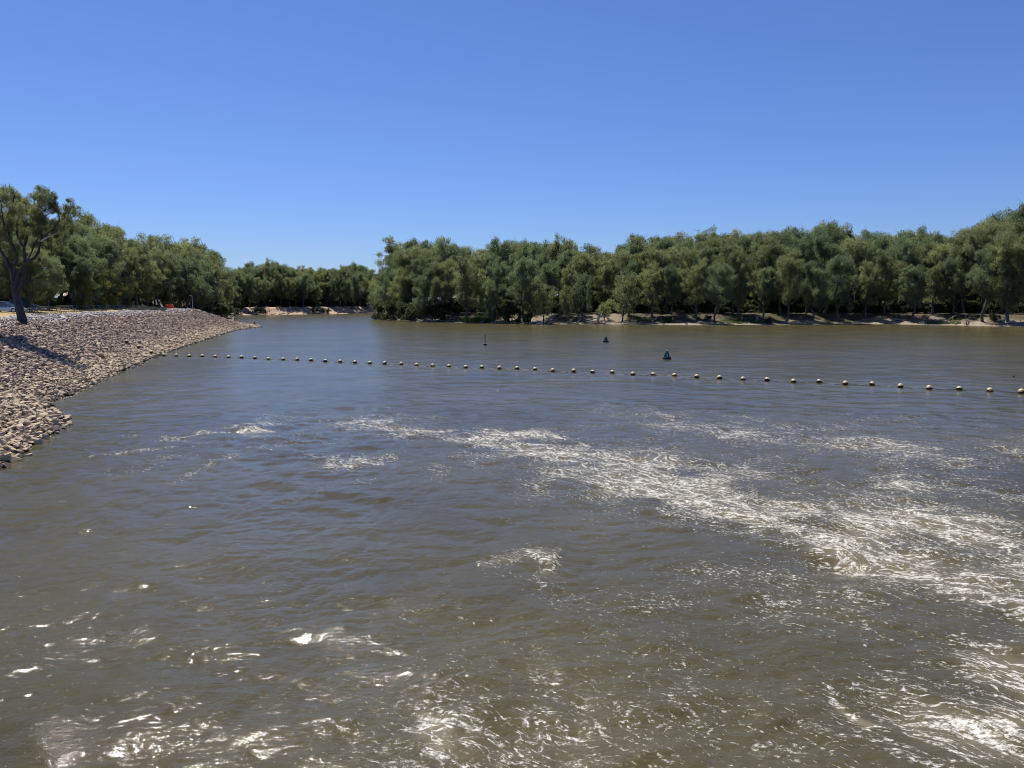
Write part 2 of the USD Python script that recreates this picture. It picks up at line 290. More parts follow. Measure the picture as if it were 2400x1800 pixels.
tint = lerp(sand, litter, smooth01((s_ / L_ - np.where(c_ == 3, 0.85, 0.25) + 0.9 * (n_a - 0.5)) / 0.4))
tint = lerp(tint, tint * np.array([1.35, 1.2, 1.1]), (c_ == 3) * 1.0)
tint = lerp(tint, soil, smooth01((n_b - 0.52) / 0.12) * smooth01((s_ - 2.5) / 3) * 0.7)
tint = lerp(tint, grassy, np.where(c_ == 4, 0.8 * smooth01((n_a - 0.53) / 0.08) * smooth01((n_b - 0.42) / 0.1) * smooth01((s_ - 3) / 3) * (1 - smooth01((s_ - 22) / 10)), 0.0))
scar = np.exp(-(((gv[:, 0] - 27.5) / 7.5) ** 4)) * (gv[:, 1] > 200) + 0.8 * np.exp(-(((gv[:, 0] - 10.0) / 3.0) ** 4)) * (gv[:, 1] > 200)
tint = lerp(tint, sand * (0.62 + 0.5 * n_b[:, None]), np.where(c_ == 4, np.clip(scar, 0, 1) * (1 - smooth01((s_ - 13) / 4)), 0))
wet = np.where(c_ >= 2, 1 - smooth01((s_ - 0.2) / 1.2), 0)
tint = lerp(tint, sand * 0.45, wet * 0.8)
lt = np.where((c_ <= 1), 1.0, 0.0)
under = lerp(np.array([0.075, 0.055, 0.042]), np.array([0.42, 0.38, 0.33]), smooth01((s_ - L_ + 0.5) / 1.5))
top = lerp(under, straw, smooth01((s_ - L_ - 1.2 + 2.0 * (n_b - 0.5)) / 1.2))
top = lerp(top, litter * 0.8, smooth01((s_ - L_ - 13 + 6 * (n_b - 0.5)) / 5))
tint = tint * (1 - lt[:, None]) + top * lt[:, None]
g = obj('ground', (gv, gf), 'ground_look', smooth=True); tag(g, kind='structure'); primvar(g, 'tint', tint)

# ------------------------------------------------------------------ the river
def river():
    vrow = np.linspace(1960, 727, 860)                         # rings, closer together near the viewer
    r = np.concatenate([[0.3, 1.5, 3, 4.5, 6, 7.2], P(1200, vrow)[:, 1], [420, 470, 520]])
    r = r[np.concatenate([[True], np.diff(r) > 0])]
    a = np.radians(np.concatenate([np.linspace(-180, -44, 22)[:-1], np.linspace(-44, 44, 860), np.linspace(44, 180, 22)[1:]]))
    R, A = np.meshgrid(r, a, indexing='ij'); x, y = (R * np.sin(A)).ravel(), (R * np.cos(A)).ravel()
    p = np.stack([x, y, 0 * x], 1)
    # foam density, strokes drawn along the current
    u, v = pix(p); u = np.nan_to_num(u, nan=-9999); v = np.nan_to_num(v, nan=9999)
    wob = np.stack([fbm(p * 0.35, 3, 41) - 0.5, fbm(p * 0.35, 3, 42) - 0.5], 1)
    uu, vv = u + 130 * wob[:, 0], v + 70 * wob[:, 1]
    strokes = [([(2600, 1480), (2300, 1350), (2050, 1270), (1850, 1215), (1650, 1165), (1500, 1125)], 62, 1.0),
               ([(2600, 1330), (2350, 1270), (2150, 1215), (2020, 1195)], 46, 0.85), ([(2600, 1210), (2300, 1150), (2120, 1110)], 40, 0.6),
               ([(1520, 1130), (1380, 1080), (1250, 1055), (1120, 1030)], 30, 0.66), ([(1250, 1150), (1330, 1110), (1420, 1085)], 30, 0.5),
               ([(1150, 1045), (1000, 1010), (880, 998), (780, 1005)], 22, 0.55), ([(1020, 1110), (1035, 1080), (1150, 1065)], 16, 0.5),
               ([(620, 1008), (560, 1015), (450, 1030), (330, 1035), (220, 1060)], 9, 0.58), ([(900, 1060), (780, 1075), (640, 1068), (520, 1085), (400, 1130)], 8, 0.48), ([(760, 975), (640, 985), (520, 1000)], 9, 0.5), ([(430, 1075), (330, 1095), (240, 1120)], 10, 0.42), ([(860, 1130), (760, 1150), (700, 1190)], 14, 0.36), ([(2300, 985), (2000, 975), (1700, 985), (1400, 960)], 12, 0.32), ([(800, 1000), (700, 1025), (600, 1060)], 18, 0.3),
               ([(1120, 925), (1225, 926)], 4, 0.8),
               ([(1160, 1300), (1260, 1285), (1320, 1300), (1310, 1330), (1240, 1340), (1160, 1310)], 11, 0.85), ([(1280, 1345), (1290, 1400), (1420, 1420), (1600, 1400)], 32, 0.42),
               ([(1500, 1450), (1480, 1560), (1400, 1650), (1150, 1740)], 95, 0.20), ([(1020, 1690), (1010, 1740)], 30, 0.42),
               ([(2500, 1620), (2250, 1580), (2120, 1600)], 75, 0.36), ([(2500, 1850), (2300, 1760), (2180, 1640)], 75, 0.33), ([(2600, 1400), (2470, 1500), (2400, 1600), (2380, 1700)], 70, 0.42), ([(1950, 1600), (1990, 1660), (2050, 1710)], 9, 0.6),
               ([(1800, 1420), (1950, 1440), (2100, 1400)], 60, 0.42), ([(2500, 1050), (2200, 1060), (1900, 1030), (1600, 1000)], 45, 0.34),
               ([(1650, 1330), (1800, 1360), (1900, 1400)], 40, 0.4)]
    foam = np.zeros(len(p))
    for pts, wd, st in strokes:
        pts = np.array(pts, float); best = np.full(len(p), 1e9)
        for (u0, v0), (u1, v1) in zip(pts[:-1], pts[1:]):
            dx, dy = (u1 - u0) / 2.0, v1 - v0
            t = np.clip((((uu - u0) / 2.0) * dx + (vv - v0) * dy) / (dx * dx + dy * dy), 0, 1)
            best = np.minimum(best, np.hypot((uu - u0) / 2.0 - t * dx, vv - v0 - t * dy))
        foam = np.maximum(foam, st * np.exp(-(best / wd) ** 2)) + 0.07 * st * np.exp(-(best / (2.2 * wd)) ** 2)
    broad = 0.22 * smooth01((uu - 500) / 900) * np.exp(-((vv - 1120) / 180) ** 2) + 0.22 * np.exp(-((vv - 1040) / 90) ** 2) * smooth01((uu - 120) / 250)
    broad += 0.30 * smooth01((vv - 1400) / 200) * smooth01((uu - 500) / 600)
    front = (y > 5) & (np.abs(u - 1200) < 2600)
    broad += 0.17 * smooth01((vv - 1180) / 200)
    foam = np.where(front, np.clip(foam + broad, 0, 1.1), 0)
    foam = np.minimum(foam * (0.30 + 1.02 * fbm(p * 0.42, 4, 43)), 0.90)
    # flow coordinates: along and across the current, twisted by eddies
    th = 0.9 + 0.5 * (fbm(p * 0.05, 2, 51) - 0.5)
    wx = x + 1.1 * (fbm(p * 0.22, 3, 52) - 0.5) * 2 + 0.3 * (fbm(p * 0.9, 2, 53) - 0.5) * 2
    wy = y + 1.1 * (fbm(p * 0.22, 3, 54) - 0.5) * 2 + 0.3 * (fbm(p * 0.9, 2, 55) - 0.5) * 2
    fx, fy = -0.70, 0.714
    flow = np.stack([wx * fx + wy * fy, -wx * fy + wy * fx, 0 * x], 1)
    # waves: many short crossing swells, steeper where the race runs, dying out where the rings are too far apart to carry them
    rng = np.random.default_rng(7); z = np.zeros(len(p)); dr = np.gradient(r)[:, None] * np.ones_like(A); dr = dr.ravel()
    rough = 0.55 + 0.75 * fbm(p * 0.07, 3, 61) + 0.9 * np.clip(foam, 0, 1)
    px_, py_ = x + 0.9 * (fbm(p * 0.3, 2, 62) - 0.5), y + 0.9 * (fbm(p * 0.3, 2, 63) - 0.5)
    for k in range(64):
        lam = 0.28 * (5.0 / 0.28) ** ((k + rng.random()) / 64)
        d = rng.normal(1.85, 0.75) if k % 3 else rng.uniform(0, 2 * math.pi)
        amp = 0.0030 * lam * (1.0 if lam < 2.0 else (2.0 / lam) ** 0.8)
        fade = smooth01((lam / dr - 2.0) / 2.5)
        ph = 2 * math.pi / lam * (px_ * math.cos(d) + py_ * math.sin(d)) + rng.uniform(0, 6.28)
        z += amp * fade * (np.sin(ph) + 0.22 * np.sin(2 * ph + 1.2))
    z = z * rough
    z += 0.10 * np.clip(foam - 0.35, 0, 1) * (fbm(p * 1.6, 4, 64) - 0.5) * 2 * smooth01(1.2 / dr - 1)
    v3 = np.stack([x, y, z], 1)
    nr, na = R.shape
    i = (np.arange(nr - 1)[:, None] * na + np.arange(na - 1)[None]).ravel()
    f = np.stack([i, i + na, i + na + 1, i + 1], 1)
    keep = np.ones(len(f), bool)
    sd = shore_info(x, y)[0]; keep = (sd[f] < 3.0).any(1)      # only where there is river
    w = obj('river', (v3, f[keep]), 'water_look', smooth=True); tag(w, kind='structure')
    primvar(w, 'foam', foam); primvar(w, 'chop', np.clip(1.15 * np.exp(-np.clip(y - 8, 0, 1e4) / 21), 0.06, 1.0) + 0.5 * np.clip(foam, 0, 1) * (y < 80)); primvar(w, 'flow', flow)
river()

# ------------------------------------------------------------------ rip-rap bank
rng = np.random.default_rng(11)
def stone(seed):
    r = np.random.default_rng(seed)
    q = r.normal(size=(13, 3)); q /= np.linalg.norm(q, axis=1, keepdims=True)
    q *= r.uniform(0.82, 1.0, (13, 1)); q *= [1.0, r.uniform(0.62, 0.9), r.uniform(0.38, 0.6)]
    m = trimesh.convex.convex_hull(q); return np.array(m.vertices) * 0.5, np.array(m.faces)
STONES = [stone(100 + k) for k in range(8)]
bank = UsdGeom.Xform.Define(stage, '/World/' + numbered('rock_bank')); tag(bank, 'long sloping bank of tan and purple-brown broken rock, left', None, kind='structure')
def scatter_stones():
    sp = 0.31; xs = np.arange(-125, -12, sp); ys = np.arange(6, 262, sp)
    Xs, Ys = np.meshgrid(xs, ys); Xs = (Xs + rng.uniform(-.45, .45, Xs.shape) * sp).ravel(); Ys = (Ys + rng.uniform(-.45, .45, Ys.shape) * sp).ravel()
    s, L, Zc, c = shore_info(Xs, Ys)
    jag = (fbm(np.stack([Xs, Ys, 0 * Xs], 1) * 0.4, 3, 31) - 0.5)
    ok = (c <= 1) & (s > -0.35 + 0.9 * jag) & (s < L + 1.3 + 3 * jag)
    ok &= ~((s > L + 0.6) & (rng.random(len(s)) < 0.35))
    Xs, Ys, s, L = Xs[ok], Ys[ok], s[ok], L[ok]
    # not what the crest hides or what lies far out of frame
    u, v = pix(np.stack([Xs, Ys, height(Xs, Ys)], 1)); ok = (u > -260)
    Xs, Ys, s, L, u = Xs[ok], Ys[ok], s[ok], L[ok], u[ok]
    size = rng.lognormal(math.log(0.385), 0.36, len(Xs)) * np.where(s > L - 1.0, 0.72, 1.0)
    Zs = height(Xs, Ys) + 0.06 * size + rng.uniform(-0.06, 0.10, len(Xs)) * size
    t = s / L; n = fbm(np.stack([Xs, Ys, 0 * Xs], 1) * 0.1, 3, 33); r = rng.random(len(Xs))
    mat = np.full(len(Xs), 'rock_tan', object)
    mid = smooth01((t - 0.13 - 0.10 * n) / 0.14) * (0.68 + 0.31 * smooth01((Ys - 50) / 70))
    mat[r < mid] = 'rock_purple'; mat[(r < mid * 0.45)] = 'rock_grey'
    mat[r < smooth01((t - 0.78 + 0.25 * (n - 0.5)) / 0.2) * 0.9] = 'rock_white'
    mat[(s < 0.25) & (rng.random(len(s)) < 0.85)] = 'rock_wet'
    return Xs, Ys, Zs, s, size, mat, u
SX, SY, SZ, SS, SSZ, SM, SU = scatter_stones()
NS = len(SX)
yaw, tx, ty = rng.uniform(0, 2 * math.pi, NS), rng.normal(0, 0.32, NS), rng.normal(0.0, 0.32, NS)
kind_i = rng.integers(0, len(STONES), NS)
def rots(yaw, tx, ty):
    from scipy.spatial.transform import Rotation as Ro
    return Ro.from_euler('zxy', np.stack([yaw, tx, ty], 1))
RO = rots(yaw, tx, ty)
dist = np.hypot(SX, SY); shown = (SU > -10)
order = np.argsort(np.where(shown & (SS > -0.3), dist / SSZ, 1e9))[:300]
single = np.zeros(NS, bool); single[order] = True
for k in order:
    v, f = STONES[kind_i[k]]
    obj('rock', (RO[k].apply(v * SSZ[k]) + [SX[k], SY[k], SZ[k]], f), SM[k], bank)
inst = UsdGeom.PointInstancer.Define(stage, '/World/rock_bank/loose_rock'); tag(inst, kind='stuff')
mats = ['rock_tan', 'rock_purple', 'rock_grey', 'rock_white', 'rock_wet']; protos = []
for m in mats:
    for j, (v, f) in enumerate(STONES):
        pth = f'/World/rock_bank/loose_rock/forms/{m}_{j}'
        UsdGeom.Scope.Define(stage, '/World/rock_bank/loose_rock/forms')
        usdkit.mesh(stage, pth, (v, f), '/World/Looks/' + m); protos.append(Sdf.Path(pth))
inst.CreatePrototypesRel().SetTargets(protos)
rest = ~single
q = RO[rest].as_quat()
inst.CreateProtoIndicesAttr(Vt.IntArray.FromNumpy((np.array([mats.index(m) for m in SM[rest]]) * len(STONES) + kind_i[rest]).astype(np.int32)))
inst.CreatePositionsAttr(Vt.Vec3fArray.FromNumpy(np.stack([SX, SY, SZ], 1)[rest].astype(np.float32)))
inst.CreateScalesAttr(Vt.Vec3fArray.FromNumpy(np.repeat(SSZ[rest][:, None], 3, 1).astype(np.float32)))
inst.CreateOrientationsAttr(Vt.QuathArray([Gf.Quath(float(a[3]), float(a[0]), float(a[1]), float(a[2])) for a in q]))

# ------------------------------------------------------------------ trees
def leaves(centres, radii, per, ln, wd, rg, flat=1.08, droop=0.9):
    """leaf sprays hung through ellipsoidal clumps; every leaf is its own little rhombus"""
    centres, radii = np.asarray(centres, float), np.asarray(radii, float)
    o = rg.normal(size=(len(centres), 5, 3)); o /= np.linalg.norm(o, axis=2, keepdims=True)      # every clump breaks up into five tufts
    centres = (centres[:, None] + o * radii[:, None, None] * rg.uniform(0.3, 0.9, (len(centres), 5, 1)) * [1, 1, 0.85]).reshape(-1, 3)
    radii = (radii[:, None] * rg.uniform(0.5, 0.85, (len(radii), 5))).reshape(-1); per = per / 5.0
    k = np.repeat(np.arange(len(centres)), np.maximum((per * (radii / radii.mean()) ** 2).astype(int), 12)); n = len(k)
    d = rg.normal(size=(n, 3)); d /= np.linalg.norm(d, axis=1, keepdims=True)
    rr = rg.random(n) ** 0.45; rr = np.where(rg.random(n) < 0.16, rr * rg.uniform(1.0, 1.4, n), rr)
    pos = centres[k] + d * (rr * radii[k])[:, None] * [1, 1, flat]
    pos[:, 2] -= 0.2 * radii[k] * (d[:, 0] ** 2 + d[:, 1] ** 2) * rr
    ax = rg.normal(size=(n, 3)) * 0.55 + [0, 0, -droop]; ax /= np.linalg.norm(ax, axis=1, keepdims=True)
    nn = rg.normal(size=(n, 3)) + 0.4 * d; side = np.cross(ax, nn); side /= np.linalg.norm(side, axis=1, keepdims=True) + 1e-9
    l = (ln * rg.uniform(0.6, 1.35, n))[:, None]; w = (wd * rg.uniform(0.6, 1.35, n))[:, None]
    v = np.stack([pos - ax * l * 0.5, pos + side * w * 0.5 - ax * l * 0.08, pos + ax * l * 0.5, pos - side * w * 0.5 - ax * l * 0.08], 1).reshape(-1, 3)
    return v, np.arange(n * 4).reshape(n, 4)
def wiggle(a, b, n, amt, rg, sag=0.0):
    a, b = np.asarray(a, float), np.asarray(b, float); t = np.linspace(0, 1, n)[:, None]
    p = a * (1 - t) + b * t; L = np.linalg.norm(b - a)
    off = rg.normal(size=(n, 3)) * amt * L; off[0] = off[-1] = 0
    p = p + off; p[:, 2] += (sag * L * 4 * (t * (1 - t)))[:, 0]; return p
def gum(seed, H=24.0, wid=0.42, low=0.28, fork=0.55, nl=12, per=300, leaf=(0.42, 0.145), clump=0.064, r0=0.016, dead=1, dens=1.0):
    """a river gum: forked trunk, rising limbs, leaf clumps hung about the limb ends"""
    rg = np.random.default_rng(seed); tubes, cen, rad, bare = [], [], [], []
    lean = rg.normal(0, 0.05, 2) * H
    top = np.array([lean[0], lean[1], 0.80 * H]); tr = wiggle((0, 0, 0), top, 8, 0.018, rg)
    tubes.append(tube(tr, H * r0 * np.array([1.35, 1.0, 0.9, 0.8, 0.66, 0.5, 0.34, 0.2]), 7))
    def along(t): i = t * 7; a = int(min(i, 6)); return tr[a] + (tr[a + 1] - tr[a]) * (i - a)
    for k in range(nl):
        h0 = low * 0.75 + (0.78 - low * 0.75) * (k + rg.random()) / nl; st = along(min(h0 / 0.80, 1.0))
        az = k * 2.4 + rg.normal(0, 0.4); hf = min(h0 + rg.uniform(0.10, 0.24), 0.91)
        env = wid * 0.5 * H * math.sqrt(max(0.08, 1 - ((hf - 0.52) / 0.45) ** 2)) * rg.uniform(0.7, 1.08)
        en = np.array([st[0] + math.cos(az) * env, st[1] + math.sin(az) * env, hf * H]); lb = wiggle(st, en, 6, 0.04, rg, -0.05)
        rl = H * r0 * 0.42 * (1 - 0.5 * h0)
        tubes.append(tube(lb, rl * np.array([1, 0.85, 0.7, 0.55, 0.4, 0.2]), 5))
        for q in (0.55, 0.8, 1.0):
            c = lb[min(int(q * 5), 5)] + rg.normal(0, 0.02 * H, 3); cen.append(c); rad.append(clump * H * rg.uniform(0.65, 1.25))
        for j in range(3):
            o = lb[rg.integers(2, 6)]; e = o + rg.normal(size=3) * [0.075 * H, 0.075 * H, 0.06 * H] + [0, 0, 0.045 * H]
            tubes.append(tube(wiggle(o, e, 4, 0.05, rg), rl * np.array([.5, .4, .28, .12]), 4)); cen.append(e); rad.append(clump * H * rg.uniform(0.5, 1.05))
    for j in range(9):
        e = top + rg.normal(size=3) * [0.095 * H, 0.095 * H, 0.0] + [0, 0, rg.uniform(-0.06, 0.11) * H]
        tubes.append(tube(wiggle(top * [1, 1, 0.97], e, 4, 0.05, rg), H * r0 * 0.2 * np.array([1, .8, .5, .25]), 4)); cen.append(e); rad.append(clump * H * rg.uniform(0.6, 1.05))
    for j in range(dead):
        st = along(rg.uniform(0.35, 0.95)); az = rg.uniform(0, 6.28); ln = rg.uniform(0.13, 0.24) * H
        en = st + np.array([math.cos(az), math.sin(az), rg.uniform(0.4, 1.2)]) * ln; lb = wiggle(st, en, 5, 0.06, rg)
        bare.append(tube(lb, H * r0 * 0.22 * np.array([1, .85, .65, .45, .2]), 5))
        for q in range(2):
            o = lb[rg.integers(2, 4)]; bare.append(tube(wiggle(o, o + rg.normal(size=3) * 0.05 * H + [0, 0, 0.04 * H], 3, 0.05, rg), H * r0 * np.array([.1, .07, .03]), 4))
    cen, rad = np.array(cen), np.array(rad)
    dd = np.sort(np.linalg.norm(cen[:, None] - cen[None], axis=2), axis=1)        # lone tufts far from the crown are drawn back to it
    lone = dd[:, 3] > 0.115 * H; hub = np.array([np.mean(cen[np.argsort(np.linalg.norm(cen - c, axis=1))[1:9]], axis=0) for c in cen])
    cen = np.where(lone[:, None], 0.45 * cen + 0.55 * hub, cen)
    return join(tubes), leaves(cen, rad, per * dens, leaf[0], leaf[1], rg), (join(bare) if bare else None)
def sapling(seed, H=12.0, wid=0.55, low=0.22, per=210):
    """a younger gum on the shore: thin stem and a rounded, weeping crown"""
    rg = np.random.default_rng(seed); tubes, cen, rad = [], [], []
    top = np.array([rg.normal(0, 0.05) * H, rg.normal(0, 0.05) * H, 0.86 * H]); tr = wiggle((0, 0, 0), top, 7, 0.02, rg)
    tubes.append(tube(tr, H * 0.014 * np.array([1.3, 1, .9, .75, .6, .4, .2]), 6))
    for k in range(26):
        hf = low + (0.95 - low) * (k + rg.random()) / 26
        env = wid * 0.5 * H * math.sqrt(max(0.05, 1 - ((hf - 0.55) / 0.48) ** 2)) * rg.uniform(0.45, 1.0); az = k * 2.4 + rg.normal(0, .3)
        st = tr[int(min(hf * 0.8, 0.99) * 6)]; e = np.array([math.cos(az) * env + top[0] * hf, math.sin(az) * env + top[1] * hf, hf * H])
        tubes.append(tube(wiggle(st, e, 4, 0.04, rg), H * 0.0035 * np.array([1.2, 1, .7, .3]), 4)); cen.append(e); rad.append(0.10 * H * rg.uniform(0.7, 1.2))
    return join(tubes), leaves(cen, rad, per, 0.42, 0.13, rg, 0.9, 1.1), None
def shrub(seed, H=3.0, wid=1.5, n=16, per=150, leaf=(0.32, 0.14)):
    rg = np.random.default_rng(seed); tubes, cen, rad = [], [], []
    for k in range(n):
        az, r = rg.uniform(0, 6.28), wid * 0.42 * H * math.sqrt(rg.random()); h = H * rg.uniform(0.2, 0.82) * (1 - 0.35 * (r / (wid * 0.5 * H)) ** 2)
        e = np.array([math.cos(az) * r, math.sin(az) * r, h]); tubes.append(tube(wiggle((0.1 * e[0], 0.1 * e[1], -0.2), e, 4, 0.06, rg), H * 0.012 * np.array([1.2, 1, .7, .3]), 4))
        cen.append(e); rad.append(0.19 * H * rg.uniform(0.7, 1.25))
    return join(tubes), leaves(cen, rad, per, leaf[0], leaf[1], rg, 0.8, 0.4), None

def tree_class(name, geo, leafmat, bare_mat='bark_pale', parts=('trunk', 'crown')):
    stage.CreateClassPrim('/World/' + name)
    usdkit.mesh(stage, f'/World/{name}/{parts[0]}', geo[0], '/World/Looks/bark', smooth=True)
    usdkit.mesh(stage, f'/World/{name}/{parts[1]}', geo[1], '/World/Looks/' + leafmat)
    if geo[2] is not None: usdkit.mesh(stage, f'/World/{name}/bare_limb', geo[2], '/World/Looks/' + bare_mat, smooth=True)
    return '/World/' + name
GUM_H = 24.0
gums = []
for k, (mat, kw) in enumerate([('leaf_olive', {}), ('leaf_green', dict(wid=0.5, low=0.25)), ('leaf_olive', dict(wid=0.36, low=0.4, clump=0.058)), ('leaf_green', dict(wid=0.46, low=0.16, nl=13)),
                               ('leaf_olive', dict(wid=0.5, low=0.2, nl=13)), ('leaf_green', dict(wid=0.40, low=0.35, clump=0.060, dead=2)), ('leaf_olive', dict(wid=0.42, low=0.14, nl=14)), ('leaf_green', dict(wid=0.34, low=0.3))]):
    gums.append(tree_class(f'gum_form_{"abcdefgh"[k]}', gum(300 + k, H=GUM_H, **kw), mat))
GUM_H = 22.6      # where the crowns really end
saps = [tree_class(f'young_gum_form_{"abc"[k]}', sapling(400 + k, 12.0), 'leaf_olive' if k != 1 else 'leaf_green') for k in range(3)]
brights = [tree_class(f'bushy_gum_form_{"ab"[k]}', sapling(420 + k, 12.0, 0.72, 0.06, 260), 'leaf_bright') for k in range(2)]
shrubs = [tree_class(f'shrub_form_{"abc"[k]}', shrub(440 + k), 'leaf_shrub', parts=('stems', 'foliage')) for k in range(3)]

TREES = []
def place(form, x, y, scale, rot, name, label, cat, group=None, z=None, sxy_=None):
    X_ = UsdGeom.Xform.Define(stage, '/World/' + numbered(name))
    X_.AddTranslateOp().Set(Gf.Vec3d(float(x), float(y), float(H1(x, y) - 0.15 if z is None else z))); X_.AddRotateZOp().Set(float(rot))
    sx = scale if sxy_ is None else sxy_
    X_.AddScaleOp().Set(Gf.Vec3f(float(sx), float(sx), float(scale)))
    X_.GetPrim().GetReferences().AddInternalReference(form); X_.GetPrim().SetInstanceable(True)
    return tag(X_, label, cat, group)
R = random.Random(5)
def interp(tab, u): return float(np.interp(u, [t[0] for t in tab], [t[1] for t in tab]))
sky_r = [(880, 650), (890, 612), (905, 595), (925, 590), (945, 566), (955, 557), (970, 565), (1000, 573), (1040, 565), (1080, 573), (1130, 590), (1170, 575), (1230, 571), (1260, 575), (1300, 570), (1320, 565), (1345, 580),
         (1380, 583), (1420, 594), (1440, 588), (1455, 565), (1500, 562), (1550, 560), (1575, 545), (1590, 560), (1620, 565), (1640, 552), (1665, 548), (1700, 546), (1720, 538), (1745, 555), (1780, 560), (1830, 540),
         (1880, 560), (1920, 535), (1960, 533), (1975, 550), (2020, 566), (2060, 547), (2090, 540), (2130, 555), (2150, 565), (2160, 550), (2210, 552), (2222, 570), (2250, 547), (2280, 535), (2300, 515), (2330, 510),
         (2345, 516), (2370, 506), (2385, 495), (2400, 490), (2700, 470)]
shore_r = [(888, 745)] + right_px[1:] + [(2900, 775)]
front_right = []
# right bank: a front row leaning over the shore, then three deeper rows that make the skyline
for row, (off, step, lo, hi) in enumerate([(8, 62, 0.60, 0.84), (22, 58, 0.78, 0.94), (40, 56, 0.90, 1.0), (62, 60, 0.94, 1.0)]):
    u = 902 + 14 * row
    while u < 2620:
        y0 = float(P(u, interp(shore_r, u))[1]); y = y0 + off + R.uniform(-4, 5) + (3 if u < 960 and row else 0)
        x = (u - 1200) / F * y; zb = H1(x, y)
        lim = HC + (705 - interp(sky_r, u)) * y / F - zb
        h = lim * R.uniform(lo, hi)
        if not (1365 < u < 1470 and row == 0):
            f = R.choice([gums[0], gums[1], gums[3], gums[4], gums[6], gums[7]]) if row == 0 else R.choice(gums)
            (front_right if row == 0 else TREES).append((f, x, y, h / GUM_H, R.uniform(0, 360), 'r' if row else 'f', u))
        u += step * R.uniform(0.75, 1.25) * (225 / y)
front_right.sort(key=lambda t: t[6])
# left group behind the embankment
sky_l = [(-400, 500), (100, 520), (150, 530), (165, 521), (190, 506), (215, 526), (240, 521), (265, 541), (300, 541), (330, 556), (350, 569), (395, 563), (420, 576), (465, 568), (490, 587), (515, 602), (530, 622), (545, 640)]
front_left = []
for row, (off, step, lo, hi) in enumerate([(0, 42, 0.62, 0.85), (13, 42, 0.84, 0.99), (28, 46, 0.95, 1.0)]):
    u = -330 + 9 * row
    while u < 520 + 6 * row:
        y = float(np.interp(u, [-330, 60, 130, 300, 430, 500, 540], [105, 112, 128, 168, 205, 240, 275])) + off + R.uniform(-3, 4)
        x = (u - 1200) / F * y
        if shore_info(np.array([x]), np.array([y]))[0][0] > 5:
            h = (HC + (705 - interp(sky_l, u)) * y / F - H1(x, y)) * R.uniform(lo, hi)
            (front_left if row == 0 else TREES).append((R.choice(gums), x, y, h / GUM_H, R.uniform(0, 360), 'l' if row else 'fl', u))
        u += step * R.uniform(0.75, 1.25) * (150 / y)
front_left.sort(key=lambda t: t[6])
# far bank across the bend
sky_f = [(480, 650), (540, 640), (590, 622), (640, 618), (690, 625), (740, 633), (800, 630), (840, 622), (880, 640), (960, 640)]
for row, (off, step, lo, hi) in enumerate([(19, 17, 0.55, 0.85), (31, 17, 0.8, 1.0), (47, 18, 0.9, 1.02)]):
    u = 500 + 5 * row
    while u < 930:
        y = float(np.interp(u, [500, 540, 600, 700, 800, 870, 930], [345, 350, 386, 396, 416, 446, 470])) + off + R.uniform(-4, 5); x = (u - 1200) / F * y
        h = (HC + (705 - interp(sky_f, u)) * y / F - H1(x, y)) * R.uniform(lo, hi)
        TREES.append((R.choice(gums), x, y, h / GUM_H, R.uniform(0, 360), 'far', u)); u += step * R.uniform(0.75, 1.3)
lab = {'r': ('grey-green gum tree in the back rows of the wood on the right bank', 'back rows of gum trees on the right bank'),
       'l': ('gum tree in the back rows behind the rock bank on the left', 'back rows of gum trees on the left bank'),
       'far': ('gum tree in the distant wood above the sandy bank across the river bend', 'gum trees across the river bend')}
for f, x, y, s, rot, k, u in TREES:
    place(f, x, y, s, rot, 'gum_tree', lab[k][0], 'tree', lab[k][1], sxy_=s * R.uniform(0.95, 1.2) if k != 'l' else s * R.uniform(1.1, 1.4))
nl_ = [t for t in front_right if t[6] < 1413]; nr_ = [t for t in front_right if t[6] >= 1413]
for i, t in enumerate(nl_):
    place(*t[:5], 'gum_tree', f'front-row gum tree on the right bank, {ordinal(len(nl_) - i)} left of the bare grey trunk', 'tree', 'front row of gum trees on the right bank', sxy_=t[3] * R.uniform(0.9, 1.25))
for i, t in enumerate(nr_):
    place(*t[:5], 'gum_tree', f'front-row gum tree on the right bank, {ordinal(i + 1)} right of the bare grey trunk', 'tree', 'front row of gum trees on the right bank', sxy_=t[3] * R.uniform(0.9, 1.25))
vis = [t for t in front_left]; nl2 = [t for t in vis if t[6] < 50]; nr2 = [t for t in vis if t[6] >= 50]
for i, t in enumerate(nl2): place(*t[:5], 'gum_tree', f'gum tree behind the rock bank, {ordinal(len(nl2) - i)} left of the large forked gum', 'tree', 'front row of gum trees on the left bank', sxy_=t[3] * 1.3)
for i, t in enumerate(nr2): place(*t[:5], 'gum_tree', f'gum tree behind the fence, {ordinal(i + 1)} right of the large forked gum', 'tree', 'front row of gum trees on the left bank', sxy_=t[3] * 1.3)

